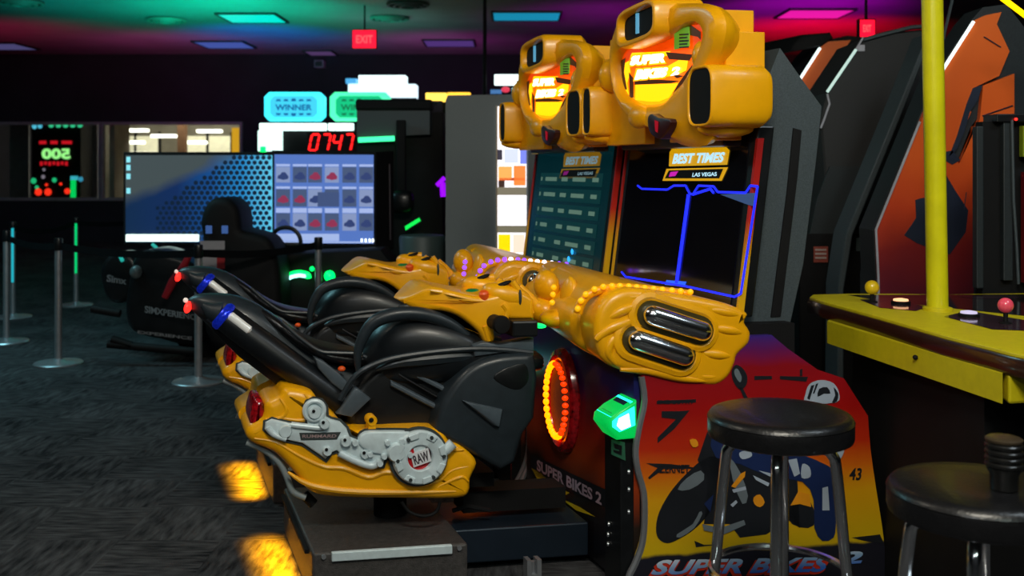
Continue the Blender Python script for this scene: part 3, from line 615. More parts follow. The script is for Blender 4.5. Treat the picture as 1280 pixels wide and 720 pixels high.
obj('title_lettering', b, LOGO, near_side, smooth=False)
b = B(); ptxt(b, 'SUPER BIKES', 815, 702, 1034, 722, 6, .001, .075, -4); obj('title_shadow', b, INKR, near_side, smooth=False)

# front art, speaker ring, coin door, card reader
FA = ramp_mat('front_artwork', 2, [(.10, (.004, .004, .006)), (.24, (.02, .012, .008)), (.36, (.32, .04, .006)), (.48, (.30, .012, .005)), (.58, (.13, .006, .015)), (.66, (.012, .012, .11)), (.76, (.008, .012, .10))], noise=.12, nscale=5, lo=.05, hi=.85, coat=.2)
fp = obj('front_panel', B().hexa(F3, (-.50, .50), (.02, .80), (.235, .255)), FA, cab, smooth=False)
def fr_px(px, py, u=.232): return Q(px, py, u)
c = Q(704, 500, .228); Vd = G(0, 1, 0)-G(0, 0, 0)
spk = obj('speaker_ring', B().ring(c, Vd*.125, Vector((0, 0, .175)), .026, 40, 8), REDD, cab)
RG = mat('ring_lamps', (.6, .05, .01), .4, emis=(1, .20, .0), es=3.6); RGD = mat('ring_lamps_dim', (.5, .02, .005), .4, emis=(1, .03, .0), es=1.9)
for k in range(32):
    t = 2*PI*k/32; lit = math.cos(t) > .15 or math.sin(t) < -.85
    obj('ring_lamp', B().ell(c+Vd*.098*math.cos(t)+Vector((-.03, 0, .138*math.sin(t))), Vd*(.011 if lit else .007), Vector((-.012, 0, 0)), Vector((0, 0, .0135 if lit else .010)), 8, 6), RG if lit else RGD, spk)
obj('speaker_mesh', B().disc(c+Vector((-.012, 0, 0)), Vd*.10, Vector((0, 0, .145)), 32), mat('speaker_mesh', (.10, .01, .006), .6, bump=.4, bs=300), spk, smooth=False)
b = B(); q4 = lambda x, y: Q(x, y, .230); text(b, 'SUPER BIKES 2', q4(671, 588), q4(752, 632), q4(752, 617), q4(671, 574), .035); obj('front_lettering', b, mat('mauve_print', (.42, .30, .36), .4), fp, smooth=False)
b = B(); q4 = lambda x, y: Q(x, y, .2325); b.ngon([q4(x, y) for x, y in [(664, 568), (757, 612), (757, 634), (664, 592)]]); obj('title_band', b, INK, fp, smooth=False)
b = B()
for p_ in [[(664, 585), (675, 590), (690, 606), (700, 615), (690, 612), (672, 600)], [(690, 604), (712, 616), (705, 620)], [(700, 622), (725, 634), (744, 646), (720, 638)]]: b.ngon([q4(x, y) for x, y in p_])
obj('yellow_streaks', b, INKY, fp, smooth=False)
cd = obj('coin_door', B().hexa(F3, (-.50, -.375), (.0, .545), (.19, .236)), BLK, cab, smooth=False, bevel=.004)
b = B()
for x, y in [(787, 590), (787, 612), (787, 640), (762, 655), (761, 668), (761, 680)]: b.lathe(Q(x, y, .19), [(.008, 0), (.008, .006)], 10, Vector((-1, 0, 0)))
obj('door_lock', b, STEEL, cd)
cdl = lambda x, y: Q(x, y, .187)
b = B().ngon([cdl(x, y) for x, y in [(764, 549), (781, 553), (782, 576), (764, 568)]]); gl = obj('door_sticker', b, mat('sticker_green', (.04, .20, .12), .5), cd, smooth=False)
b = B(); q4 = lambda x, y: Q(x, y, .1855); b.ngon([q4(x, y) for x, y in [(767, 554), (777, 557), (777, 569), (767, 565), (767, 562), (774, 564), (774, 562), (768, 560)]]); obj('sticker_print', b, INK, gl, smooth=False)
# card reader
RDR = mat('reader_green_shell', (.0, .35, .08), .3, emis=(.0, 1, .12), es=.42)
rpts = [(z_[0], z_[1]-.035) for z_ in [(.236, .575), (.17, .572), (.138, .615), (.142, .640), (.175, .668), (.236, .700)]]
rd = obj('card_reader', B().pill(rpts, S3, -.525, -.395, .012, 3, both=True), RDR, cab)
RS_ = lambda pts, d: [G(u, -.525-d, z-.035) for u, z in pts]
obj('reader_light', B().ngon(RS_([(.150, .618), (.150, .636), (.178, .658), (.225, .682), (.228, .62), (.175, .60)], .001)), CYNE, rd, smooth=False)
obj('reader_glow', B().ngon(RS_([(.165, .622), (.172, .645), (.205, .660), (.212, .618), (.18, .606)], .0025)), WHTE, rd, smooth=False)
TPR = lambda u, v, d=.002: G(u, v, .605+(u-.142)*.64+d)
obj('reader_rim', B().ngon([TPR(.150, -.515), TPR(.150, -.405), TPR(.225, -.405), TPR(.225, -.515)]), CYNE, rd, smooth=False)
obj('reader_display', B().ngon([TPR(.160, -.500, .004), TPR(.160, -.418, .004), TPR(.215, -.418, .004), TPR(.215, -.500, .004)]), mat('reader_glass', (.01, .03, .06), .1), rd, smooth=False)

# console: big yellow moulding under the screen
con = [(748, 440), (743, 418), (745, 395), (756, 374), (775, 362), (800, 361), (850, 368), (900, 377), (926, 386), (936, 393), (932, 403), (939, 415), (937, 430), (923, 444), (920, 454), (911, 472), (893, 483), (860, 479), (830, 475), (800, 469), (770, 461), (755, 452)]
def con3(u, z, v):
    w = max(0, min(1, (.62-u)/.5)); return G(u+.16*(v+.53)*w, v, z)
cns = obj('console', B().pill(pv(cr(con, 3), -.53), con3, -.54, .52, .028, 5, both=True), YEL, cab)
def pod_frame(x0, y0, x1, y1, v=-.535):
    return P(x0, y0, v), P(x1, y1, v)
def stadium(p, q, r, n=10):
    d = (q-p); L_ = d.length; d.normalize(); s_ = d.cross(V).normalized(); out = []
    for i in range(n+1): t = PI/2+PI*i/n; out.append(p+d*math.cos(t)*r+s_*math.sin(t)*r)
    for i in range(n+1): t = -PI/2+PI*i/n; out.append(q+d*math.cos(t)*r+s_*math.sin(t)*r)
    return out
for (x0, y0, x1, y1, r) in [(812, 393, 872, 412, .047), (793, 424, 850, 443, .046)]:
    p, q = pod_frame(x0, y0, x1, y1, -.535)
    b = B(); st = stadium(p, q, r+.012); st.append(st[0]); b.tube([x+V*.006 for x in st], .020, 8); obj('pod_rim', b, YEL, cns)
    obj('pod_recess', B().loops([[x-V*.016 for x in stadium(p, q, r)], [x+V*.02 for x in stadium(p, q, r)]]), mat('pod_dark', (.05, .035, .005), .4), cns)
    d = (q-p).normalized(); k = 10; L = []; pr = []
    for i in range(k+1):
        t = PI*i/k; pr.append((-math.cos(t), math.sin(t)))
    pts = [p-d*.0+d*(r*.75*a) for a, _ in pr[:6]]+[q+d*(r*.75*a) for a, _ in pr[5:]]; rad = [max(.002, r*.72*s_) for _, s_ in pr[:6]]+[max(.002, r*.72*s_) for _, s_ in pr[5:]]
    obj('chrome_pipe', B().tube([x-V*.026 for x in pts], rad, 20), CHR, cns)
b = B()
for pts, r0 in [([(884, 386), (905, 390), (925, 394)], .016), ([(888, 409), (908, 412), (929, 416)], .018), ([(876, 440), (895, 443), (914, 445)], .018), ([(866, 467), (885, 471), (901, 469)], .012),
                ([(775, 372), (800, 372), (840, 378), (885, 386)], .014), ([(745, 425), (760, 412), (785, 402), (797, 395)], .020), ([(770, 455), (760, 440), (765, 425), (782, 412)], .018), ([(760, 398), (778, 388), (800, 381)], .020), ([(775, 462), (810, 463), (850, 472), (885, 476)], .016)]:
    q = cr(pts, 4, False); n = len(q); b.tube([P(x, y, -.53) for x, y in q], [r0*(.4+.6*math.sin(PI*i/(n-1))) for i in range(n)], 10)
obj('console_ridges', b, YEL, cns)
b = B(); ZZ = Vector((0, 0, 1)); UU = G(1, 0, 0)-G(0, 0, 0)
def cf(px, py, v, du=0): return P(px, py, v)+UU*du
for px, py, v, rx, rz in [(683, 357, .05, .045, .06), (678, 388, .05, .05, .05), (696, 398, -.1, .06, .035)]: b.ell(cf(px, py, v), UU*rx, V*.06, ZZ*rz, 16, 10)
b.ell(cf(712, 378, -.10), UU*.030+ZZ*.01, V*.06, ZZ*.095, 16, 12); b.ell(cf(738, 395, -.3), UU*.06, V*.06, ZZ*.04)
b.tube([P(x, y, -.45) for x, y in cr([(722, 392), (727, 378), (740, 366), (765, 360), (800, 361), (860, 368)], 4, False)], .016, 10)
b.tube([P(x, y, .30) for x, y in cr([(690, 345), (706, 341), (740, 347), (770, 356)], 4, False)], .03, 10)
b.tube([P(x, y, -.2) for x, y in cr([(705, 405), (725, 402), (745, 398), (760, 396)], 4, False)], .03, 10)
lobes = obj('moulded_lobes', b, YEL, cns)
obj('console_nose', B().pill(pv(cr([(672, 384), (690, 366), (720, 352), (780, 352), (820, 372), (820, 430), (760, 452), (700, 432), (676, 415)], 3), -.1), con3, -.35, .50, .04, 3), YEL, cns)
b = B().sph(cf(672, 345, .25), .018); obj('console_bolt', b, CHR, cns)
bd = [(722, 386), (726, 376), (732, 368), (743, 361.5), (754, 358.5), (765, 357.5), (775, 357.5), (786, 358), (796, 359), (806, 360), (817, 361), (828, 362), (840, 363), (851, 364), (863, 365)]
for x, y in bd: obj('bead_lamp', B().sph(P(x, y, -.47), .0105, 10, 6), BEAD, cns)
for x, y in [(699, 359), (698, 368), (697, 378)]: obj('bead_lamp', B().sph(P(x, y, -.17)-UU*.02, .0105, 10, 6), BEAD, cns)

# tower and monitor
tw = [(975, 60), (1000, 96), (1027, 133), (1020, 200), (1004, 330), (984, 420), (905, 424), (935, 250), (955, 110)]
obj('tower', B().pill(pv(tw, -.44), S3, -.44, .44, .0), GREYP, cab, smooth=False)
obj('tower_groove', B().pill(pv([(991, 160), (1001, 163), (996, 220), (975, 395), (963, 396), (983, 240)], -.44), S3, -.445, -.43, 0), BLKM, cab, smooth=False)
un, zn = .675, 1.55; ub, zb = .60, .94
def MON(v, t, d=0.0):                    # point of the monitor plane: v across, t 0..1 up, d out towards the rider
    return G(ub+(un-ub)*t-d, v, zb+(zn-zb)*t)
M3 = lambda v, t, d: MON(v, t, d)
obj('monitor_bezel', B().hexa(M3, (-.487, .487), (-.03, 1.03), (-.06, .0)), BLK, cab, smooth=False, bevel=.006)
for sg in (-1, 1): obj('edge_strip', B().hexa(M3, (-.501, -.488) if sg < 0 else (.488, .501), (-.03, .96), (-.018, .004)), ramp_mat('edge_strip_%d' % sg, 2, [(.95, (.75, .42, .005)), (1.12, (.7, .36, .005)), (1.25, (.55, .02, .01)), (1.5, (.28, .006, .006))], lo=.9, hi=1.55), cab, smooth=False)
DSP = mat('display_off_glass', (.004, .004, .006), .12, coat=.5)
scr = obj('screen', B().hexa(M3, (-.45, .45), (.02, .99), (.0, .004)), DSP, cab, smooth=False)
def mpt(px, py, d=.006):                # pixel -> monitor plane
    lo_, hi_ = 0.0, 1.0
    t = .5
    for _ in range(12):
        u = ub+(un-ub)*t-d; v, z = FX(px, py, u); t = (z-zb)/(zn-zb)
    return MON(v, t, d)
def mtube(b, pts, w): 
    for (xa, ya), (xb, yb) in zip(pts, pts[1:]):
        A, C = mpt(xa, ya), mpt(xb, yb); b.tube([A, C], w, 6)
BLE = em('screen_blue_line', (.01, .02, 1), 1.6)
b = B(); w = .0035
mtube(b, [(797, 232), (802, 236), (834, 237), (842, 232), (857, 232), (862, 242), (866, 243), (873, 232), (892, 233), (897, 240), (932, 241), (938, 232), (947, 233), (926, 367), (918, 371), (858, 358), (782, 346), (777, 340)], .004)
mtube(b, [(861, 243), (846, 354)], .0075); mtube(b, [(866, 243), (888, 236), (892, 241)], .005)
obj('blue_outline', b, BLE, scr)
b = B().ngon([mpt(x, y) for x, y in [(833, 350), (858, 352), (856, 358), (831, 356)]]); obj('blue_tab', b, em('screen_blue_tab', (.02, .12, .85), 1.0), scr, smooth=False)
b = B().ngon([mpt(x, y, .0055) for x, y in [(900, 243), (947, 241), (944, 258), (935, 256)]]); obj('pale_wedge', b, em('screen_wedge', (.05, .10, .25), .6), scr, smooth=False)
def badge(parent, ox, oy, s, bright, far=False):
    T = lambda x, y: (ox+(x-ox)*1, y)
    am = em('badge_amber_%d' % far, (.75, .38, .0), .8*bright)
    b = B().ngon([mpt(x, y, .006) for x, y in [(840, 186), (908, 184), (912, 188), (909, 206), (836, 208), (837, 190)]]).ngon([mpt(x, y, .006) for x, y in [(833, 211), (910, 209), (902, 226), (828, 226)]])
    obj('title_badge', b, am, parent, smooth=False)
    b = B().ngon([mpt(x, y, .0075) for x, y in [(836, 213), (904, 211), (899, 223), (831, 223)]]); obj('badge_inset', b, BLKM, parent, smooth=False)
    b = B(); text(b, 'BEST TIMES', mpt(840, 205, .009), mpt(903, 203, .009), mpt(907, 190, .009), mpt(843, 192, .009), .045)
    lm_ = em('badge_letters_%d' % far, (.45, .75, .9), 1.1*bright); obj('title_lettering', b, lm_, parent, smooth=False); b = B()
    text(b, 'LAS VEGAS', mpt(865, 221, .009), mpt(896, 220, .009), mpt(896, 215, .009), mpt(866, 216, .009), .03)
    obj('place_lettering', b, lm_, parent, smooth=False)
    b = B().ngon([mpt(x, y, .009) for x, y in [(838, 215), (848, 214), (844, 220), (836, 221)]]); obj('badge_mark', b, em('badge_magenta_%d' % far, (.7, .01, .5), .8*bright), parent, smooth=False)
badge(scr, 0, 0, 1, 1)

# helmet-shaped marquee
u0 = .50
def ring_loops(specs): return specs
out = [(766, 40), (770, 24), (784, 12), (806, 6), (850, 4), (888, 6), (900, 24), (899, 50), (888, 78), (880, 96), (876, 122), (882, 146), (888, 160), (880, 182), (850, 183), (828, 172), (806, 160), (786, 146), (772, 126), (765, 100), (763, 66)]
inn = [(776, 62), (790, 58), (812, 54), (832, 48), (846, 38), (862, 28), (874, 34), (877, 46), (872, 62), (866, 78), (856, 96), (846, 106), (834, 118), (826, 128), (812, 131), (798, 131), (788, 126), (779, 118), (774, 106), (771, 90), (771, 74)]
def resamp(pts, n=64, c=(824, 82)):
    q = cr(pts, 8); out_ = []
    ang = [(math.atan2(y-c[1], x-c[0]), (x, y)) for x, y in q]
    for j in range(n):
        t = -PI+2*PI*j/n; best = min(ang, key=lambda a: abs((a[0]-t+PI) % (2*PI)-PI)); out_.append(best[1])
    # smooth a little
    return [((out_[i-1][0]+2*out_[i][0]+out_[(i+1) % n][0])/4, (out_[i-1][1]+2*out_[i][1]+out_[(i+1) % n][1])/4) for i in range(n)]
ro = [FX(x, y, u0) for x, y in resamp(out)]; ri = [FX(x, y, u0) for x, y in resamp(inn)]
cen = FX(824, 82, u0)
def mixl(a, c, t): return [(x0*(1-t)+x1*t, z0*(1-t)+z1*t) for (x0, z0), (x1, z1) in zip(a, c)]
def scl(a, s_, sz=None): sz = sz or s_; return [(cen[0]+(x-cen[0])*s_, cen[1]+(z-cen[1])*sz) for x, z in a]
L = []
for lp, u in [(scl(ri, .97), u0+.035), (ri, u0+.018), (mixl(ri, ro, .15), u0-.004), (mixl(ri, ro, .5), u0-.014), (mixl(ri, ro, .85), u0-.008), (ro, u0+.02), (scl(ro, .97, .97), u0+.05), (scl(ro, .90, .90), u0+.08), (scl(ro, .8, .8), u0+.12)]:
    L.append([G(u, v, z) for v, z in lp])
hb = B().loops(L, False, True)
mq = obj('helmet_marquee', hb, YEL, cab)
# brow duct over the visor (left upper corner) and its mirror, cheek pods, rear blocks, chin
hb = B()
def boxring(b, vo, zo, hv, hz, u_front, u_back, th, rz=0.0, n=32, taper=1.0):
    def lp(s_v, s_z, u): 
        o_ = []
        for j in range(n):
            t = 2*PI*j/n; c, s_ = math.cos(t), math.sin(t); x = math.copysign(abs(c)**.5, c)*s_v; z = math.copysign(abs(s_)**.5, s_)*s_z
            o_.append(G(u, vo+x, zo+z+rz*x))
        return o_
    return b.loops([lp(hv-th, hz-th, u_back-.02), lp(hv-th, hz-th, u_front+.01), lp(hv-th*.7, hz-th*.7, u_front-.008), lp(hv-th*.25, hz-th*.25, u_front-.008), lp(hv, hz, u_front+.012), lp(hv*taper, hz*taper, u_back), lp(hv*.8*taper, hz*.8*taper, u_back+.03)], False, True)
v1, z1 = FX(800, 30, .46)
boxring(hb, v1, z1, .165, .078, .445, .62, .030, -.06)
for sg in (-1, 1):
    ev, eh = (-.485, .085) if sg < 0 else (.445, .052)
    boxring(hb, ev, 1.665, eh, .105, .475, .66, .016)
    hb.hexa(F3, sorted((.05*sg, .44*sg)), (1.84, 1.965), (.57, .69)); hb.hexa(F3, sorted((.28*sg, .49*sg)), (1.76, 1.885), (.56, .70))
    hb.ell(G(.57, .47*sg, 1.558), UU*.10, V*.045, ZZ*.030); hb.ell(G(.56, .385*sg, 1.81), UU*.06, V*.05, ZZ*.07); hb.hexa(F3, sorted((.10*sg, .45*sg)), (1.52, 1.86), (.56, .64))
c0 = Q(800, 146, .50); hb.ell(c0, UU*.03, V*.080, ZZ*.045, 20, 12)
obj('helmet_mouldings', hb, YEL, mq, bevel=.02)
def plug(vo, zo, hv, hz, u, rz=0.0, n=32):
    o_ = []
    for j in range(n):
        t = 2*PI*j/n; c, s_ = math.cos(t), math.sin(t); x = math.copysign(abs(c)**.5, c)*hv; z = math.copysign(abs(s_)**.5, s_)*hz
        o_.append((x, z))
    return B().loops([[G(u+q_, vo+x*.98, zo+z+rz*x) for x, z in o_] for q_ in (0, .01)])
for a_ in [(v1, z1, .136, .049, .462, -.06), (-.485, 1.665, .076, .096, .473), (.445, 1.665, .043, .096, .473)]:
    obj('vent_opening', plug(*a_), BLKM, mq)
chn = [FX(x, y, .46) for x, y in cr([(809, 146), (814, 142), (822, 147), (836, 149), (836, 158), (830, 168), (823, 174), (813, 168), (809, 158)], 2)]
obj('chin_vent', B().pill(chn, F3, .462, .50, .004, 2), mat('chin_dark', (.03, .002, .002), .4), mq)
b = B().ngon([Q(x, y, .459) for x, y in [(818, 150), (823, 152), (822, 166), (819, 164)]]); obj('chin_lamp', b, em('chin_red', (.35, .0, .01), .8), mq, smooth=False)
b = B().tube([Q(799, 17, .468), Q(799, 42, .468)], .014, 10); obj('vent_strut', b, em('strut_glow', (.12, .45, .7), .6), mq)  # blue light falling on the strut is painted in as emission
# lit picture behind the visor
um = u0+.022
MQ = ramp_mat('marquee_picture', 2, [(1.60, (1, .52, .0)), (1.66, (.75, .30, .0)), (1.70, (.9, .25, .0)), (1.76, (.8, .10, .0)), (1.80, (1, .10, .0)), (1.86, (.45, .03, .0))], noise=.07, nscale=9, emis=1.5, lo=1.58, hi=1.9)
L = [G(um, v, z) for v, z in scl(ri, 1.03)]; pic = obj('visor_picture', B().ngon(L), MQ, mq, smooth=False)
def vq(x, y, d=.003): return Q(x, y, um-d)
b = B()
for p_ in [[(844, 40), (862, 30), (876, 40), (876, 50), (872, 46), (862, 44)], [(832, 65), (866, 68), (862, 76), (836, 74)], [(776, 76), (782, 72), (780, 90), (784, 112), (778, 112)], [(786, 90), (792, 98), (792, 122), (787, 122)], [(858, 90), (866, 80), (862, 96), (840, 118), (848, 104)], [(793, 98), (850, 101), (840, 104), (793, 106)], [(838, 92), (855, 95), (846, 98)]]: b.ngon([vq(x, y, .004) for x, y in p_])
obj('picture_darks', b, em('picture_dark', (.10, .02, .0), .4), pic, smooth=False)
b = B()
for p_ in [[(794, 106), (848, 104), (836, 122), (824, 127), (812, 127), (794, 125)], [(832, 84), (850, 74), (860, 76), (858, 88), (846, 94), (832, 96)], [(774, 88), (779, 80), (786, 76), (788, 90), (784, 104), (786, 120), (778, 112)], [(788, 70), (790, 66), (838, 64), (834, 70), (800, 72)]]: b.ngon([vq(x, y, .003) for x, y in p_])
obj('picture_yellows', b, em('picture_yellow', (1, .50, .0), 1.7), pic, smooth=False)
b = B(); text(b, 'SUPER', vq(787, 82, .006), vq(831, 78, .006), vq(834, 66, .006), vq(790, 70, .006), .07); text(b, 'BIKES', vq(793, 100, .006), vq(832, 96, .006), vq(836, 84, .006), vq(797, 87, .006), .07)
text(b, '2', vq(838, 95, .006), vq(848, 93, .006), vq(852, 83, .006), vq(841, 84, .006), .05)
obj('picture_title', b, em('picture_white', (1, .93, .65), 3.2), pic, smooth=False)
b = B(); text(b, 'SUPER', vq(785, 84, .005), vq(833, 80, .005), vq(836, 64, .005), vq(788, 68, .005), .14); text(b, 'BIKES', vq(791, 102, .005), vq(834, 98, .005), vq(838, 82, .005), vq(795, 85, .005), .14)
obj('title_halo', b, em('picture_orange', (1, .36, .0), 1.9), pic, smooth=False)
stk = obj('green_sticker', B().hexa(lambda v, z, d: G(d, v, z), (lambda a, c: (min(a[0], c[0]), max(a[0], c[0])))(FX(846, 40, um), FX(864, 40, um)), (FX(850, 61, um)[1], FX(850, 37, um)[1]), (um-.010, um-.005)), mat('sticker_lime', (.16, .42, .03), .5, emis=(.15, .45, .02), es=.25), mq, smooth=False)
b = B()
for k in range(5): b.ngon([vq(x, y+k*4, .0108) for x, y in [(849, 42.5), (861-(k % 2)*2, 41.8), (861-(k % 2)*2, 43.6), (849, 44.3)]])
obj('sticker_lines', b, INK, stk, smooth=False)
# helmet neck down to the tower
obj('marquee_neck', B().hexa(F3, (-.40, .40), (1.50, 1.66), (.60, .85)), mat('neck_brown_black', (.03, .012, .008), .35, coat=.3), cab, smooth=False, bevel=.01)

# ---- farther copies ----
dF = G(0, SP, 0)-G(0, 0, 0)
far_bike = copy_tree(bike); far_bike.location += dF; far_bike['label'] = 'farther black ride-on arcade motorcycle, half hidden behind the nearer one'
far_plat = copy_tree(plat); far_plat.location += dF; far_plat['label'] = 'farther low dark ride platform under the half-hidden motorcycle'
far_cab = copy_tree(cab, skip=('screen',)); far_cab.location += dF; far_cab['label'] = 'farther yellow and black motorcycle racing cabinet with a table of times on screen'
ORG_AT[far_cab] = ORG_AT[cab]
fs = obj('screen', B().hexa(M3, (-.45, .45), (.02, .99), (.0, .004)), mat('screen_teal', (.004, .01, .012), .2, emis=(.0, .022, .028), es=.6), far_cab, smooth=False)
badge(fs, 0, 0, 1, .25, True)
b = B(); b2 = B(); b3 = B()
def mq4(a, t, d=.006): return MON(.38-a*.76, t, d)
rows = 6
for r in range(rows):
    t1 = .76-r*.125; b.ngon([mq4(0, t1-.10), mq4(1, t1-.10), mq4(1, t1), mq4(0, t1)])
    for a0, a1 in [(.02, .045), (.10, .30), (.38, .48), (.56, .76), (.86, .95)]:
        if r > 2 and a0 == .10: a1 -= .08
        b2.ngon([mq4(a0, t1-.066, .008), mq4(a1, t1-.066, .008), mq4(a1, t1-.034, .008), mq4(a0, t1-.034, .008)])
obj('table_rows', b, em('row_teal', (.0, .030, .030), .7), fs, smooth=False); obj('table_entries', b2, em('row_text', (.13, .24, .18), .6), fs, smooth=False)
for q in [(.70, .16), (.66, .10), (.64, .04)]: b3.ell(mq4(q[0], q[1], .012), V*.014, UU*.004, ZZ*.014, 8, 6)
obj('cursor_lamps', b3, em('cursor_blue', (.02, .35, .9), 1.6), fs)
# its beads are lit
fc = [c_ for c_ in far_cab.children if c_.name.startswith('console')][0]
k = 0
for ch in fc.children:
    if ch.name.startswith('bead_lamp'):
        ch.data = ch.data.copy(); ch.data.materials.clear(); ch.data.materials.append(BEADW if k in (6, 9, 10, 11, 12) else BEADV); k += 1; ch['label'] = 'lit violet bead lamp'

# ================================================================== BAR STOOLS
def stool(cx, cy, zt, r, rot, lab, foot=.365):
    t = thing('bar_stool', (cx, cy, 0), lab, 'bar stool', 'black vinyl bar stools')
    h = r*.37
    prof = [(.02, zt-h), (r*.93, zt-h), (r*.985, zt-h*.93), (r, zt-h*.8), (r, zt-h*.36), (r*.995, zt-h*.30), (r*1.005, zt-h*.26), (r*.995, zt-h*.20), (r*.96, zt-h*.07), (r*.88, zt), (r*.6, zt+.006), (.01, zt+.007)]
    obj('seat', B().lathe((cx, cy, 0), prof, 48), VINYL, t)
    C0 = Vector((cx, cy, 0))
    for k in range(4):
        a = rot+PI/2*k; d = Vector((math.cos(a), math.sin(a), 0))
        path = cr([tuple(C0+d*(r*.2)+Vector((0, 0, zt-h-.018))), tuple(C0+d*(r*.56)+Vector((0, 0, zt-h-.020))), tuple(C0+d*(r*.70)+Vector((0, 0, zt-h-.036))), tuple(C0+d*(r*.76)+Vector((0, 0, zt-h-.085))), tuple(C0+d*(r*.90)+Vector((0, 0, zt*.45))), tuple(C0+d*(r*1.10)+Vector((0, 0, .02)))], 4, False)
        lg = obj('leg', B().tube(path, .0145, 12), CHR, t)
        obj('rubber_foot', B().lathe(C0+d*(r*1.10), [(.016, 0), (.018, .006), (.016, .03)], 14), BLKM, lg)
    rr = r*(.90+.20*(zt*.45-foot)/(zt*.45))+.010
    obj('footrest_ring', B().ring(C0+Vector((0, 0, foot)), Vector((rr, 0, 0)), Vector((0, rr, 0)), .0095, 48, 8), CHR, t)
    obj('mounting_plate', B().lathe(C0, [(r*.4, zt-h-.02), (r*.5, zt-h-.001), (.02, zt-h-.001)], 24), STEEL, t)
    return t
D1 = 2.69; stool((975-CX)/F*D1, D1, .785, .188, math.radians(-108), 'black round bar stool with chrome legs in front of the motorcycle artwork')
D2 = 2.2; s2x = (1224-CX)/F*D2; stool(s2x, D2, .745, .188, math.radians(-118), 'black round bar stool cut off by the right edge, a ribbed cup standing on it')
cx_, cy_ = (1255-CX)/F*2.14, 2.14; zt_ = .7535
cup = thing('ribbed_cup', (cx_, cy_, zt_), 'dark ribbed cylinder standing on the seat of the cut-off bar stool', 'cup')
pr = [(.027, 0), (.028, .03), (.034, .042)]
for k in range(4): pr += [(.034, .046+k*.013), (.0375, .049+k*.013), (.0375, .054+k*.013), (.034, .057+k*.013)]
obj('body', B().lathe((cx_, cy_, zt_), pr+[(.034, .099), (.003, .100)], 32), mat('ribbed_black', (.008, .008, .008), .3, coat=.2), cup)
obj('lid', B().lathe((cx_, cy_, zt_+.0995), [(.036, 0), (.037, .005), (.032, .008), (.003, .009)], 32), mat('lid_brown', (.05, .035, .02), .35, coat=.3), cup)

# ================================================================== YELLOW CONTROL TABLE (right)
TZ = .93
tb = thing('control_table_game', FL(1150, 430, TZ)*1+Vector((0, 0, -TZ)), 'yellow-topped black arcade control table with a yellow pole and ball-top joysticks', 'arcade machine')
def TP(px, py): return FL(px, py, TZ)
top = [(1012, 371), (1016, 368), (1060, 367), (1120, 367), (1180, 368), (1300, 366), (1420, 380), (1420, 470), (1300, 448), (1262, 440), (1240, 434), (1180, 419), (1100, 396), (1030, 377)]
tp = [tuple(TP(x, y)[:2]) for x, y in top]
to = lambda a, b_, d: Vector((a, b_, d))
obj('table_top', B().pill(tp, to, TZ, TZ-.012, .004, 2), YEL2, tb, smooth=False)
obj('table_edge', B().pill(offset(tp if sum(tp[i][0]*tp[(i+1) % len(tp)][1]-tp[(i+1) % len(tp)][0]*tp[i][1] for i in range(len(tp))) > 0 else tp[::-1], -.008), to, TZ-.008, TZ-.065, .012, 2, both=True), mat('edge_maroon_black', (.035, .010, .006), .25, coat=.4), tb)
A0 = TP(1027, 383); A1 = TP(1248, 444); A0.z = A1.z = 0; dn = Vector((.035, .05, 0)); A0 += dn; A1 += dn
zl, zh = .79, TZ-.06
b = B().loops([[A0+Vector((0, 0, zl)), A1+Vector((0, 0, zl-.0)), A1+Vector((0, 0, zh)), A0+Vector((0, 0, zh))], [A0+Vector((.05, .1, zl)), A1+Vector((.05, .1, zl)), A1+Vector((.05, .1, zh)), A0+Vector((.05, .1, zh))]])
ap = obj('apron', b, YEL2, tb, smooth=False)
mid = A0*.42+A1*.58; obj('apron_lock', B().sph(mid+Vector((-.004, -.006, (zl+zh)/2+.012)), .008), BLKM, ap)
B0 = A1+Vector((.012, -.008, 0)); B1 = B0+Vector((.55, .12, 0))
obj('apron_front', B().loops([[B0+Vector((0, 0, zl-.0)), B1+Vector((0, 0, zl)), B1+Vector((0, 0, zh)), B0+Vector((0, 0, zh))], [B0+Vector((.02, .1, zl)), B1+Vector((.02, .1, zl)), B1+Vector((.02, .1, zh)), B0+Vector((.02, .1, zh))]]), YEL2, tb, smooth=False, bevel=.008)
cxy = [tuple((A0+Vector((.10, .02, 0)))[:2]), tuple((A1+Vector((.02, .15, 0)))[:2]), tuple((B1+Vector((0, .1, 0)))[:2]), tuple((B1+Vector((.1, 1.1, 0)))[:2]), tuple((A0+Vector((.4, .6, 0)))[:2])]
obj('pedestal', B().pill(cxy, to, TZ-.07, .0, 0), BLKM, tb, smooth=False)
pc = TP(1172, 388)
pole = obj('pole', B().tube([pc, pc+Vector((-.028, 0, 1.6))], .036, 24), mat('pole_yellow', (.72, .66, .008), .3, coat=.4), tb)
obj('pole_collar', B().lathe(pc, [(.05, 0), (.05, .01), (.038, .014)], 24), YEL2, pole)
def stick(px, py, hh, col, nm, r=.023):
    c = TP(px, py); j = obj('joystick', B().tube([c, c+Vector((0, 0, hh))], .0075, 8).lathe(c, [(.02, 0), (.02, .004), (.01, .008)], 16), BLKM, tb)
    obj('ball_top', B().sph(c+Vector((0, 0, hh+r*.6)), r, 18, 12), mat(nm, col, .3, coat=.4, emis=tuple(x*.6 for x in col), es=.12), j)
stick(1090, 378, .04, (.75, .5, .01), 'ball_yellow', .026); stick(1257, 405, .045, (.85, .08, .14), 'ball_pink', .024)
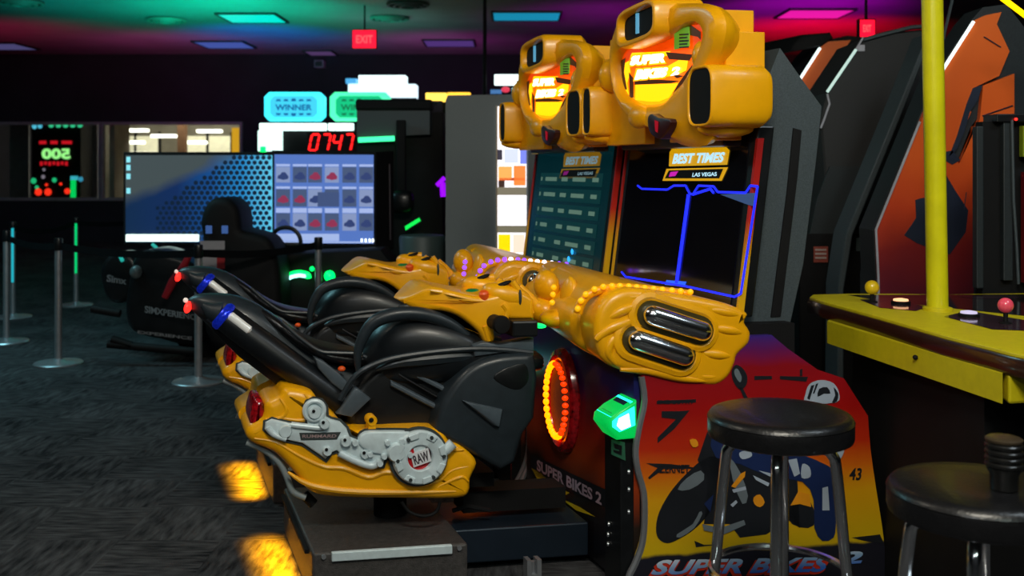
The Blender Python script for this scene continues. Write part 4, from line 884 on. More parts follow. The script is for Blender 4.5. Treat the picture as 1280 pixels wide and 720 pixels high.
for px, py, m_ in [(1126, 380, em('button_peach', (1, .5, .25), 1.5)), (1211, 396, em('button_lilac', (.55, .5, .7), 1.1))]:
    c = TP(px, py); bt = obj('button_housing', B().lathe(c, [(.034, 0), (.034, .010), (.028, .012)], 24), BLKM, tb); obj('button_cap', B().lathe(c, [(.027, .008), (.026, .018), (.01, .021)], 20), m_, bt)
PLM = mat('plate_purple_black', (.05, .02, .035), .15, coat=.6)
for p_ in [[(1075, 375), (1110, 374), (1160, 384), (1145, 389), (1100, 385)], [(1180, 396), (1210, 389), (1290, 402), (1290, 414), (1240, 412)], [(1195, 371), (1230, 369), (1275, 371), (1270, 374), (1225, 374)]]:
    obj('button_plate', B().ngon([TP(x, y)+Vector((0, 0, .0015)) for x, y in p_]), PLM, tb, smooth=False)
b = B().ngon([TP(x, y)+Vector((0, 0, .001)) for x, y in [(1060, 369), (1300, 368), (1380, 385), (1290, 396), (1185, 385), (1100, 376)]])
obj('glass_inlay', b, mat('inlay_dark', (.025, .018, .02), .08, coat=.8), tb, smooth=False)

# ================================================================== RACING CABINETS (right, dark)
ORP = ramp_mat('orange_cabinet_art', 2, [(.8, (.10, .012, .03)), (1.05, (.28, .02, .02)), (1.25, (.66, .06, .012)), (1.5, (.85, .12, .015)), (2.3, (.9, .17, .02))], noise=.25, nscale=4, lo=.5, hi=2.4, coat=.2)
NVY = mat('navy_print', (.012, .02, .045), .5)
LEDW = mat('edge_strip_white', (.8, .85, .85), .4, emis=(.8, 1, 1), es=1.4)
LEDD = mat('edge_strip_dim', (.45, .45, .5), .4)
def wp(pts, Y): return [(W(x, y, Y).x, W(x, y, Y).z) for x, y in pts]
Y3 = lambda a, z, d: Vector((a+(d)*.0, d, z))
def skw(Yf): return lambda a, z, d: Vector((a-(d-Yf)*.36, d, z))
def dcab(Yf, outline, m, label, depth=.75):
    t = thing('driving_cabinet', (W(sum(p[0] for p in outline)/len(outline), 0, Yf).x, Yf, 0), label, 'arcade cabinet', 'dark driving cabinets at the right')
    return t
Yf = 4.7
t1 = dcab(Yf, [(1100, 0), (1250, 0)], None, 'nearest driving cabinet behind the yellow pole, with a large orange side picture')
zf = H-0*1; body1 = [(1094, 288), (1176, 88), (1218, 24), (1232, 8), (1262, 4), (1290, 40), (1300, 350), (1300, 690), (1100, 690), (1097, 345)]
zfloor = HY+H*F/Yf
body1 = [(x, min(y, zfloor)) for x, y in body1]
obj('cabinet_body', B().pill(wp(body1, Yf), Y3, Yf+.03, Yf+.22, .0), GREYD, t1, smooth=False)
art = obj('side_art', B().pill(wp([(1096, 288), (1177, 89), (1219, 25), (1232, 19), (1252, 15), (1246, 30), (1262, 64), (1249, 95), (1221, 108), (1210, 125), (1214, 140), (1200, 172), (1190, 190), (1199, 205), (1225, 148), (1229, 107), (1268, 92), (1268, 150), (1217, 158), (1217, 350), (1217, 470), (1100, 470), (1098, 345)], Yf), Y3, Yf, Yf+.03, 0), ORP, t1, smooth=False)
b = B()
for p_ in [[(1144, 250), (1150, 248), (1162, 246), (1180, 215), (1195, 240), (1210, 263), (1207, 290), (1187, 318), (1162, 310), (1146, 304), (1130, 294), (1140, 280), (1145, 272)], [(1180, 190), (1190, 188), (1200, 200), (1190, 206), (1180, 200)], [(1208, 130), (1216, 110), (1228, 106), (1222, 125), (1212, 140), (1205, 165), (1196, 186), (1186, 196), (1196, 170)]]:
    q = wp(p_, Yf); b.loops([[Vector((x, Yf-.003, z)) for x, z in q], [Vector((x, Yf, z)) for x, z in q]])
obj('navy_shapes', b, NVY, art, smooth=False)
b = B(); b.tube([W(1178, 88, Yf-.01), W(1217, 27, Yf-.01)], .008, 6); obj('lit_edge', b, LEDW, t1)
b = B(); b.tube([W(1150, 152, Yf-.01), W(1095, 287, Yf-.01), W(1098, 346, Yf-.01), W(1099, 440, Yf-.01)], .006, 6); obj('edge_moulding', b, LEDD, t1)
b = B(); b.tube([W(1230, 46, Yf-.004), W(1251, 59, Yf-.004)], .003, 5); b.tube([W(1228, 145, Yf-.004), W(1266, 132, Yf-.004)], .003, 5); b.tube([W(1205, 262, Yf-.004), W(1208, 240, Yf-.004)], .002, 5); obj('panel_lines', b, NVY, art)
# frame bands of the first cabinet's front
for i, (pts, m_) in enumerate([([(1090, 288), (1146, 150), (1153, 150), (1096, 290), (1100, 346), (1100, 480), (1085, 480), (1084, 346)], GREYD), ([(1050, 290), (1120, 120), (1150, 45), (1157, 45), (1126, 125), (1058, 292), (1047, 360), (1047, 470), (1039, 470), (1040, 355)], GREYP)]):
    obj('frame_band', B().pill(wp(pts, Yf+.2+.35*i), Y3, Yf+.1+.35*i, Yf+.3+.35*i, .006, 1), m_, t1)
# second
Yg = 5.75; zg = HY+H*F/Yg
t2 = dcab(Yg, [(1035, 0), (1160, 0)], None, 'black driving cabinet with a pale lit front edge, just left of the yellow pole')
o2 = [(1034, 116), (1078, 50), (1098, 42), (1175, 35), (1190, 60), (1190, zg), (1036, zg), (1034, 250), (1026, 150)]
obj('cabinet_body', B().pill(wp(o2, Yg), Y3, Yg, Yg+.45, .01, 1), mat('black_cabinet_side', (.018, .018, .018), .6, ns=200, na=.3), t2, smooth=False)
b = B(); b.tube([W(1034, 115, Yg-.01), W(1070, 62, Yg-.01)], .0085, 6); obj('lit_edge', b, mat('edge_strip_pale', (.6, .75, .7), .4, emis=(.55, .8, .72), es=.7), t2)
b = B(); b.tube([W(x, y, Yg-.01) for x, y in [(1034, 117), (1037, 130), (1030, 150), (1026, 160)]], .006, 6); b.tube([W(1070, 62, Yg-.01), W(1079, 47, Yg-.01)], .006, 6); obj('edge_moulding', b, LEDD, t2)
obj('corner_clip', B().hexa(lambda x, y, z: W(1072+x, 56+z, Yg-.012+y), (0, 9), (0, .015), (0, 8)), LEDD, t2, smooth=False)
obj('lower_panel', B().pill(wp([(1036, 208), (1112, 208), (1060, 290), (1050, 300), (1010, 300), (1020, 250)], Yg), Y3, Yg-.02, Yg, 0), GREYD, t2, smooth=False)
b = B(); b.tube([W(1079, 50, Yg-.01), W(1100, 44, Yg-.01), W(1140, 34, Yg-.01), W(1178, 32, Yg-.01)], .012, 6); obj('top_edge', b, GREYP, t2)
stk = obj('warning_sticker', B().hexa(lambda x, y, z: W(1017+x, 308+z, Yg-.17+y), (0, 18), (0, .004), (0, 20)), mat('sticker_red', (.28, .05, .03), .5), t2, smooth=False)
b = B(); 
for k in range(3): b.hexa(lambda x, y, z: W(1019+x, 311+k*5+z, Yg-.176+y), (0, 14), (0, .003), (0, 2.5))
obj('sticker_lines', b, mat('sticker_pale', (.45, .35, .32), .5), stk, smooth=False)
obj('lower_cabinet', B().hexa(lambda x, y, z: W(x, z, Yg-.16+y), (1000, 1085), (0, .15), (292, HY+H*F/(Yg-.16))), BLKM, t2, smooth=False)
obj('grey_tag', B().hexa(lambda x, y, z: W(1070+x, 297+z, Yg-.17+y), (0, 10), (0, .004), (0, 17)), mat('tag_grey', (.08, .11, .11), .5), t2, smooth=False)
# third
Yh = 7.0; zh_ = HY+H*F/Yh
t3 = dcab(Yh, [(996, 0), (1055, 0)], None, 'farthest driving cabinet, its orange side showing between the grey tower and the black cabinet')
o3 = [(994, 106), (1024, 60), (1034, 50), (1060, 44), (1078, 46), (1080, 150), (1080, zh_), (1000, zh_), (1000, 140)]
obj('cabinet_body', B().pill(wp(o3, Yh), Y3, Yh+.02, Yh+.6, 0), BLKM, t3, smooth=False)
obj('side_art', B().pill(wp([(996, 106), (1025, 60), (1033, 52), (1064, 50), (1052, 66), (1062, 80), (1044, 112), (1036, 128), (1024, 132), (1010, 120)], Yh), Y3, Yh, Yh+.02, 0), ORP, t3, smooth=False)
obj('top_cap', B().pill(wp([(990, 55), (1000, 44), (1036, 41), (1040, 48), (1025, 58), (985, 66)], Yh), skw(Yh), Yh-.02, Yh+.6, .01, 1), BLKM, t3)
b = B(); b.tube([W(996, 105, Yh-.01), W(1025, 60, Yh-.01)], .010, 6); obj('lit_edge', b, LEDW, t3)
# black kiosk column at the right edge
Yk = 4.1; ck = thing('screen_kiosk', (W(1250, 0, Yk).x, Yk, 0), 'tall black upright machine with grey rails behind the pink joystick', 'arcade machine')
zk = HY+H*F/Yk
def KB(x0, x1, y0, y1, d0, d1): return B().box((W(x0, 0, Yk).x, W(x1, 0, Yk).x), (Yk+d0, Yk+d1), (max(0, W(0, y1, Yk).z), W(0, y0, Yk).z))
obj('body', KB(1228, 1330, 152, 800, .0, .06), BLKM, ck, smooth=False)
obj('left_rail', KB(1218, 1227, 158, 360, -.02, .02), GREYD, ck, smooth=False, bevel=.004)
obj('inner_rail', KB(1250, 1262, 150, 350, -.03, .02), GREYD, ck, smooth=False, bevel=.004)
obj('bright_rail', B().tube([W(1265, 150, Yk-.04), W(1267, 250, Yk-.04), W(1271, 310, Yk-.04), W(1273, 355, Yk-.04)], .006, 8), GREYP, ck)
obj('green_panel', KB(1271, 1300, 158, 196, -.05, -.02), mat('olive_panel', (.22, .30, .01), .5), ck, smooth=False)
obj('red_panel', KB(1273, 1300, 215, 352, -.05, -.02), mat('dark_red_panel', (.16, .006, .01), .5), ck, smooth=False)
obj('top_cap', KB(1240, 1330, 143, 153, -.04, .08), BLK, ck, smooth=False, bevel=.004)
obj('power_lamp', B().sph(W(1270, 149, Yk-.05), .006), REDL, ck)
obj('upright_post', KB(1290, 1300, 10, 160, .0, .04), BLKM, ck, smooth=False)
obj('neon_tube', B().tube([W(1248, -6, 4.1), W(1300, 33, 4.1)], .012, 8), em('neon_amber', (1, .6, .0), 2.0), ck)
obj('hanging_cable', B().tube([W(1197, -60, 5.3), W(1190, 2, 5.3), W(1181, 40, 5.3), W(1176, 70, 5.3)], .008, 6), GREYP, label='dark cable hanging right of the yellow pole', cat='cable')

# ================================================================== STANCHIONS
def stanchion(px, pb, lab, green=0, loc=None, hgt=.92):
    c = FL(px, pb) if loc is None else loc
    t = thing('stanchion', c, lab, 'stanchion', 'queue stanchions')
    obj('base', B().lathe(c, [(.17, 0), (.172, .008), (.165, .016), (.06, .026), (.035, .04), (.002, .042)], 32), STEEL, t)
    obj('post', B().lathe(c, [(.0255, .02), (.0255, hgt-.09)], 20), STEEL, t)
    obj('belt_head', B().lathe(c, [(.028, hgt-.09), (.031, hgt-.085), (.031, hgt-.01), (.028, hgt), (.004, hgt+.002)], 20), BLK if green != 2 else STEEL, t)
    if green: obj('light_film', B().hexa(lambda x, y, z: c+Vector((x+.010, y-.031, z)), (-.010, .012), (0, .006), (.34, .86) if green == 1 else (.2, .8)), em('film_%d' % px, (.0, .75, .2) if px > 50 else (.02, .5, .6), .8), t, smooth=False)  # emissive strip paints the coloured light falling on the post
    return c
s1 = stanchion(73, 455, 'nearest steel queue post standing alone on the carpet at the left')
s2 = stanchion(8, 428, 'steel queue post at the very left edge, in front of the cyan-lit one')
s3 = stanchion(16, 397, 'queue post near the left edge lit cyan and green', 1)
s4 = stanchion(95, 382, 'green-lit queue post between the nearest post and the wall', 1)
s5 = stanchion(248, 478, 'steel queue post rising behind the far motorcycle tail lamp')
s6 = stanchion(398, 452, 'steel queue post right of the green-lit simulator seat')
BELT = mat('belt_black', (.003, .004, .005), .9, spec=.1)
def belt(a, c, lab, z0=.86, sag=.03):
    t = []; n = 10
    L = []
    d = (c-a).normalized(); nr = Vector((-d.y, d.x, 0))*.0015
    for i in range(n+1):
        f = i/n; p = a*(1-f)+c*f+Vector((0, 0, z0-sag*4*f*(1-f))); L.append([p-nr-Vector((0, 0, .025)), p+nr-Vector((0, 0, .025)), p+nr+Vector((0, 0, .025)), p-nr+Vector((0, 0, .025))])
    obj('queue_belt', B().loops(L), BELT, smooth=False, label=lab, cat='queue belt', group='queue belts')
def nearp(a, c, k=.035): d = (c-a).normalized(); return a+d*k, c-d*k
belt(*nearp(s2, s1), 'black belt between the left edge post and the nearest post')
belt(*nearp(s3, s4), 'black belt strung from the cyan-lit post to the green-lit post', sag=.06)
belt(*nearp(s1, s5), 'black belt from the nearest post to the one behind the motorcycle tail')
belt(*nearp(s5, s6), 'black belt passing behind the farther motorcycle seat')
belt(*nearp(s4, W(190, 270, 11.5)*1-Vector((0, 0, W(190, 270, 11.5).z))), 'black belt running right from the green-lit post')

# ================================================================== RACING SIMULATOR
Ys = 8.2
sim = thing('racing_simulator', (W(250, 0, Ys).x, Ys, 0), 'black racing simulator rig with wide bright screens behind the motorcycles', 'racing simulator')
def SB(x0, x1, y0, y1, Y, d): 
    a = W(x0, y1, Y); c = W(x1, y0, Y); return B().box((a.x, c.x), (Y, Y+d), (a.z, c.z))
mA = obj('left_monitor', SB(154, 343, 190, 306, Ys+.012, .06), BLKM, sim, smooth=False, bevel=.006)
# picture: grey to blue to cyan
def picmat():
    m = bpy.data.materials.new('hex_picture'); m.use_nodes = True; nt = m.node_tree; b = nt.nodes['Principled BSDF']
    tc = nd(nt, 'ShaderNodeTexCoord'); sp = nd(nt, 'ShaderNodeSeparateXYZ'); nt.links.new(tc.outputs['Generated'], sp.inputs[0])
    r = nd(nt, 'ShaderNodeValToRGB'); nt.links.new(sp.outputs[0], r.inputs[0]); e = r.color_ramp.elements
    e[0].position = 0; e[0].color = (.004, .022, .07, 1); e[1].position = 1; e[1].color = (.12, .60, .85, 1)
    for p, c in [(.35, (.004, .022, .10)), (.6, (.005, .07, .26)), (.8, (.015, .24, .58))]: x = e.new(p); x.color = (*c, 1)
    # grey mist in the upper left
    ma = nd(nt, 'ShaderNodeMath', operation='MULTIPLY_ADD'); nt.links.new(sp.outputs[0], ma.inputs[0]); ma.inputs[1].default_value = -.75; nt.links.new(sp.outputs[2], ma.inputs[2])
    nz = nd(nt, 'ShaderNodeTexNoise'); nz.inputs['Scale'].default_value = 3; nt.links.new(tc.outputs['Generated'], nz.inputs[0])
    m2 = nd(nt, 'ShaderNodeMath', operation='MULTIPLY_ADD'); nt.links.new(nz.outputs[0], m2.inputs[0]); m2.inputs[1].default_value = .25; nt.links.new(ma.outputs[0], m2.inputs[2])
    mr = nd(nt, 'ShaderNodeMapRange'); nt.links.new(m2.outputs[0], mr.inputs[0]); mr.inputs[1].default_value = .50; mr.inputs[2].default_value = .66
    mx = nd(nt, 'ShaderNodeMix', data_type='RGBA'); nt.links.new(mr.outputs[0], mx.inputs[0]); nt.links.new(r.outputs[0], mx.inputs[6]); mx.inputs[7].default_value = (.055, .075, .080, 1)
    nt.links.new(mx.outputs[2], b.inputs['Emission Color']); b.inputs['Emission Strength'].default_value = 1.0; b.inputs['Base Color'].default_value = (.01, .01, .01, 1); b.inputs['Roughness'].default_value = .3
    return m
sA = obj('lit_picture', SB(157, 340, 194, 303, Ys, .012), picmat(), mA, smooth=False)
b = B(); pw = 7.35
for r in range(18):
    for c_ in range(26):
        x = 344-c_*pw-(r % 2)*pw/2; y = 197+r*6.3
        if x < 158 or x > 338 or y > 302: continue
        grey = (y-194)/109 < .85-(x-157)/183*1.15
        if grey or x < 196: continue
        rr = 3.05 if x > 215 else 2.6
        b.ngon([W(x+rr*math.cos(PI/6+k*PI/3), y+rr*math.sin(PI/6+k*PI/3), Ys-.0015) for k in range(6)])
obj('dark_hexagons', b, em('hex_dark', (.004, .018, .05), .6), sA, smooth=False)
b = B()
for y in (199, 209, 220, 238): b.hexa(lambda x, y_, z: W(x, z, Ys-.004+y_), (158, 163), (0, .003), (y-3, y+4))
obj('desktop_icons', b, em('icon_cyan', (.25, .75, .85), 1), sA, smooth=False)
obj('light_bar', SB(157, 248, 293, 302, Ys-.03, .02), em('bar_white', (.75, 1, .9), 1.6), mA, smooth=False, bevel=.004)
mB = obj('right_monitor', B().loops([[W(340, 188, Ys+.03), W(470, 190, Ys-.10), W(492, 189, Ys+.1), W(492, 312, Ys+.1), W(470, 309, Ys-.10), W(340, 306, Ys+.03)], [W(340, 188, Ys+.12), W(470, 190, Ys+.12), W(492, 189, Ys+.16), W(492, 312, Ys+.16), W(470, 309, Ys+.12), W(340, 306, Ys+.12)]]), BLKM, sim, smooth=False)
def RS(x, y, d=0): f = (x-341)/126; return W(x, y+f*(1 if y > 250 else 1)*(.5), Ys+.022-.12*f-d)
def rq(b, x0, y0, x1, y1, d): return b.ngon([RS(x0, y1, d), RS(x1, y1, d), RS(x1, y0, d), RS(x0, y0, d)])
sB = obj('lit_picture', rq(B(), 341, 193, 467, 304, .004), em('menu_blue', (.085, .17, .50), 1.0), mB, smooth=False)
rowsy = [(205, 208, 228), (233, 236, 258), (260, 266, 288)]
cols = [345, 366, 385, 406, 428, 449]
bh = B(); th_b = B(); cr_b = B(); cb_b = B(); wb = B()
for ri_, (ya, yb, yc) in enumerate(rowsy):
    for ci, x in enumerate(cols):
        x1_ = min(x+17.5, 466.5)
        rq(bh, x, ya, x1_, yb-.2, .008); rq(th_b if (ri_+ci) % 3 else wb, x, yb+.5, x1_, yc, .008)
        if (ri_, ci) in ((0, 2), (0, 3), (1, 0), (1, 1), (2, 3), (2, 2)): tgt_ = cr_b
        elif (ri_, ci) == (1, 3): continue
        else: tgt_ = cb_b
        cx2 = (x+x1_)/2; cy2 = (yb+yc)/2+2; w_ = (x1_-x)*.4
        tgt_.ngon([RS(cx2+w_*a, cy2+h_*6, .011) for a, h_ in [(-1, .5), (-.9, -.1), (-.5, -.3), (-.2, -.8), (.4, -.8), (.8, -.2), (1, .1), (.9, .6), (0, .8)]])
obj('tile_captions', bh, em('caption_white', (.36, .45, .75), 1), sB, smooth=False); obj('tile_pictures', th_b, em('tile_slate', (.06, .09, .18), 1), sB, smooth=False); obj('pale_tiles', wb, em('tile_pale', (.22, .28, .48), 1), sB, smooth=False)
obj('red_cars', cr_b, em('car_red', (.26, .03, .08), 1), sB, smooth=False); obj('blue_cars', cb_b, em('car_blue', (.03, .05, .16), 1), sB, smooth=False)
b = rq(B(), 397, 240, 424, 258, .012); obj('dialog_box', b, em('dialog', (.05, .08, .19), 1), sB, smooth=False)
b = rq(rq(B(), 345, 292, 424, 301, .008), 341, 301.5, 467, 303.5, .012); obj('task_bar', b, em('taskbar', (.35, .45, .75), 1), sB, smooth=False)
b = B()
for x in (451, 456, 461, 465): rq(b, x, 298, x+2.2, 302, .013)
obj('tray_icons', b, WHTE, sB, smooth=False)
b = B()
for x in (476, 482, 487): b.tube([W(x, 205, Ys-.0+.03), W(x+1, 300, Ys+.03)], .008, 6)
obj('monitor_back_ribs', b, mat('mauve_black', (.035, .025, .035), .4), mB)
# seat, chassis
ys_ = 7.35
st_ = cr([(252, 300), (249, 280), (253, 262), (262, 250), (274, 247), (287, 250), (297, 262), (300, 280), (302, 288), (322, 293), (336, 300), (345, 320), (350, 360), (345, 420), (300, 440), (262, 430), (250, 380), (247, 330)], 3)
st3 = lambda a, z, d: Vector((a, d, z))
seat = obj('bucket_seat', B().pill(wp(st_, ys_), st3, ys_, ys_+.42, .06, 4, both=True), BLKM, sim)
b = B()
for x in (261, 281): b.hexa(lambda a, y_, z: W(x+a, 287+z, ys_-.012+y_), (-4, 4), (0, .01), (-5, 5))
obj('harness_slot', b, em('slot_blue', (.05, .12, .35), .7), seat, smooth=False, bevel=.003)
obj('steering_wheel', B().ring(W(357, 303, 7.8), Vector((.115, 0, 0)), Vector((0, 0, .115)), .016, 28, 8).tube([W(340, 306, 7.8), W(374, 306, 7.8)], .018, 8), BLK, sim)
obj('wheel_base', B().ell(W(357, 322, 7.9), Vector((.16, 0, 0)), Vector((0, .12, 0)), Vector((0, 0, .10)), 16, 10, .7), BLKM, sim)
ch_ = [(236, 388), (250, 372), (300, 350), (345, 318), (476, 312), (490, 330), (490, 460), (240, 460), (215, 420)]
obj('chassis', B().pill(wp(ch_, 7.75), st3, 7.75, 8.15, .02, 2), BLKM, sim)
def gl(pts, nm, r):
    b = B().tube([W(x, y, 7.70) for x, y in cr(pts, 4, False)], r, 8); obj(nm, b, GRNE, sim)
gl([(338, 336), (341, 340), (343, 350)], 'green_lamp', .022); gl([(357, 353), (361, 345), (372, 341), (384, 343), (386, 348)], 'green_light_tube', .020)
obj('green_lamp', B().sph(W(412, 345, 7.70), .042), GRNE, sim); obj('green_lamp', B().sph(W(390, 336, 7.70), .018), GRNE, sim); obj('green_lamp', B().sph(W(345, 302, 7.68), .024), GRNE, sim)
obj('green_glow_core', B().tube([W(341, 346, 7.68), W(342, 350, 7.68)], .022, 8).tube([W(x, y, 7.685) for x, y in [(359, 350), (364, 346), (374, 344), (382, 345)]], .014, 8), em('core_mint', (.35, 1, .85), 3), sim)
pn = obj('number_panel', B().hexa(lambda x, y_, z: W(x, z, 7.25+y_), (250, 281), (0, .03), (301, 336)), mat('panel_white', (.30, .28, .30), .5), sim, smooth=False)
b = B().hexa(lambda x, y_, z: W(x, z, 7.242+y_), (272, 281), (0, .01), (321, 336)); b2_ = b.hexa(lambda x, y_, z: W(x, z, 7.246+y_), (250, 281), (0, .006), (312, 319)); obj('red_block', B().hexa(lambda x, y_, z: W(x, z, 7.242+y_), (271, 281), (0, .01), (320, 336)), mat('block_red', (.30, .008, .012), .5), pn, smooth=False)
obj('black_band', B().hexa(lambda x, y_, z: W(x, z, 7.246+y_), (249, 282), (0, .006), (312, 319)), BLKM, pn, smooth=False)
b = B().tube([W(x, y, 7.3) for x, y in [(236, 320), (228, 336), (216, 352), (206, 372)]], [.022, .03, .032, .024], 10); obj('red_pedal_arm', b, mat('pedal_red', (.28, .008, .015), .35, coat=.4), sim)
# nose with wheels
ns_ = cr([(124, 345), (130, 325), (145, 315), (165, 320), (172, 340), (168, 365), (150, 380), (132, 372)], 3)
obj('front_wheel', B().pill(wp(ns_, 7.7), st3, 7.7, 7.95, .04, 4, both=True), BLK, sim)
ns_ = cr([(168, 320), (190, 312), (215, 318), (240, 330), (250, 370), (246, 430), (200, 425), (165, 415), (155, 390), (160, 350)], 3)
obj('nose_body', B().pill(wp(ns_, 7.5), st3, 7.5, 7.9, .05, 4, both=True), BLK, sim)
obj('nose_dome', B().ell(W(170, 340, 7.48), Vector((.045, 0, 0)), Vector((0, .04, 0)), Vector((0, 0, .05)), 14, 8), mat('dome_grey', (.10, .12, .12), .3), sim)
b = B()
for x0, y0, x1, y1 in [(115, 386, 150, 392), (135, 430, 250, 440), (140, 424, 165, 432)]: b.tube([W(x0, y0, 7.4), W(x1, y1, 7.4)], .03, 10)
obj('base_skid', b, BLKM, sim)
b = B(); text(b, 'SIMXPERIENCE', W(181, 391, 7.46), W(250, 401, 7.30), W(250, 394, 7.30), W(181, 382, 7.46), .03); LG = mat('lettering_grey', (.16, .16, .17), .5); obj('rig_lettering', b, LG, sim, smooth=False); b = B(); text(b, 'Simx', W(133, 352, 7.66), W(158, 356, 7.66), W(158, 347, 7.66), W(134, 343, 7.66), .03); obj('wheel_lettering', b, LG, sim, smooth=False); b = B(); text(b, 'EXPERIENCE', W(172, 417, 7.44), W(240, 425, 7.44), W(240, 421, 7.44), W(172, 413, 7.44), .03)
obj('lower_lettering', b, LG, sim, smooth=False)
b = B().tube([W(148, 315, 7.7), W(153, 326, 7.66)], .014, 8); b.tube([W(190, 305, 7.9), W(196, 310, 7.9)], .013, 8); obj('teal_marker', b, em('marker_teal', (.02, .45, .38), .8), sim)

# ================================================================== FAR BACKGROUND MACHINES
def FB(x0, x1, y0, y1, Y, d, foot=False): 
    a = W(x0, y1, Y); c = W(x1, y0, Y); return B().box((a.x, c.x), (Y, Y+d), (0 if foot else a.z, c.z))
# tall grey vending machine with lit window
Yv = 7.4
vm = thing('vending_machine', (W(605, 0, Yv).x, Yv, 0), 'tall plain grey vending cabinet with a bright product window, beside the farther helmet', 'vending machine')
obj('cabinet', B().loops([[W(557, 125, Yv), W(560, 119, Yv), W(660, 118, Yv), W(690, 118, Yv), Vector((W(690, 0, Yv).x, Yv, 0)), Vector((W(557, 0, Yv).x, Yv, 0))], [W(557, 125, Yv)+Vector((0, .8, 0)), W(560, 119, Yv)+Vector((0, .8, 0)), W(660, 118, Yv)+Vector((0, .8, 0)), W(690, 118, Yv)+Vector((0, .8, 0)), Vector((W(690, 0, Yv).x, Yv+.8, 0)), Vector((W(557, 0, Yv).x, Yv+.8, 0))]]), GREYF, vm, smooth=False)
win = obj('product_window', FB(622, 658, 133, 318, Yv-.012, .011), em('window_white', (.95, .92, .98), 1.6), vm, smooth=False, bevel=.006)
for nm, x0, x1, y0, y1, c_, s_ in [('shelf', 622, 658, 234, 244, (.25, .22, .15), .8), ('shelf', 622, 658, 282, 291, (.22, .20, .13), .8), ('orange_goods', 623, 640, 208, 226, (.95, .35, .08), 1.3), ('orange_goods', 642, 657, 207, 232, (.9, .22, .04), 1.2), ('red_goods', 624, 657, 222, 226, (.5, .08, .02), 1), ('cream_goods', 626, 655, 246, 272, (1, .85, .65), 1.6), ('yellow_goods', 623, 638, 293, 317, (1, .62, .0), 1.3), ('peach_goods', 641, 656, 293, 316, (.95, .7, .55), 1.2), ('blue_goods', 650, 658, 186, 205, (.2, .25, .9), 1), ('dark_goods', 622, 628, 187, 200, (.05, .04, .08), .5), ('pale_goods', 630, 648, 186, 204, (.6, .65, .85), 1.2), ('dark_goods', 623, 631, 225, 234, (.08, .03, .02), .5)]:
    obj(nm, FB(x0, x1, y0, y1, Yv-.02, .007), em('goods_%s_%d_%d' % (nm, x0, y0), c_, s_), win, smooth=False, bevel=.003)
obj('right_column', FB(660, 688, 120, 700, Yv-.03, .028, True), mat('column_grey', (.06, .075, .08), .5), vm, smooth=False, bevel=.006)
obj('window_trim', B().tube([W(621, 132, Yv-.015), W(621, 318, Yv-.015)], .006, 6), mat('trim_cream', (.6, .45, .3), .4), vm)
# dark tall machine with green tube
Yd = 9.0
dm = thing('prize_machine', (W(500, 0, Yd).x, Yd, 0), 'dark prize machine with a short glowing green tube, left of the grey cabinet', 'arcade machine')
obj('cabinet', FB(446, 553, 140, 600, Yd, .8, True), BLKM, dm, smooth=False)
obj('hood', B().loops([[W(446, 130, Yd-.1), W(537, 136, Yd-.1), W(537, 168, Yd-.1), W(446, 172, Yd-.1)], [W(446, 126, Yd+.5), W(553, 126, Yd+.5), W(553, 170, Yd+.5), W(446, 172, Yd+.5)]]), GREYP, dm, smooth=False)
obj('hood_cap', FB(444, 540, 124, 138, Yd-.12, .5), BLKM, dm, smooth=False, bevel=.02)
obj('green_tube', B().tube([W(448, 175, Yd-.13), W(493, 173, Yd-.13)], .022, 10), em('tube_green', (.05, 1, .35), 1.8), dm)
obj('arm', FB(495, 507, 150, 260, Yd-.2, .05), BLKM, dm, smooth=False, bevel=.01)
obj('ring_lamp', B().ring(W(487, 248, Yd-.25), Vector((.035, 0, 0)), Vector((0, 0, .035)), .014, 20, 8), em('ring_teal', (.0, .5, .25), 1), dm)
obj('camera_box', B().ell(W(503, 252, Yd-.2), Vector((.10, 0, 0)), Vector((0, .08, 0)), Vector((0, 0, .10)), 16, 10, .6), BLK, dm)
obj('green_flap', B().loops([[W(506, 283, Yd-.3), W(524, 272, Yd-.3), W(526, 276, Yd-.3), W(507, 288, Yd-.3)], [W(506, 283, Yd-.26), W(524, 272, Yd-.26), W(526, 276, Yd-.26), W(507, 288, Yd-.26)]]), em('flap_green', (.0, .8, .08), 1.2), dm, smooth=False)
bn = obj('round_bin', B().lathe((W(528, 0, 7.9).x, 7.9, 0), [(.14, 0), (.16, .3), (.18, H-(297-HY)*7.9/F), (.17, H-(294-HY)*7.9/F), (.01, H-(292-HY)*7.9/F)], 32), mat('bin_grey', (.045, .065, .062), .5), label='dull grey-green round drum between the screens and the grey cabinet', cat='drum')
b = B().tube([W(546, 232, 9.0), W(556, 222, 9.0)], .02, 6).tube([W(553, 228, 9.0), W(554, 246, 9.0)], .025, 6)
obj('violet_lamp', b, em('violet_tube', (.32, .0, .9), 1.2), dm)
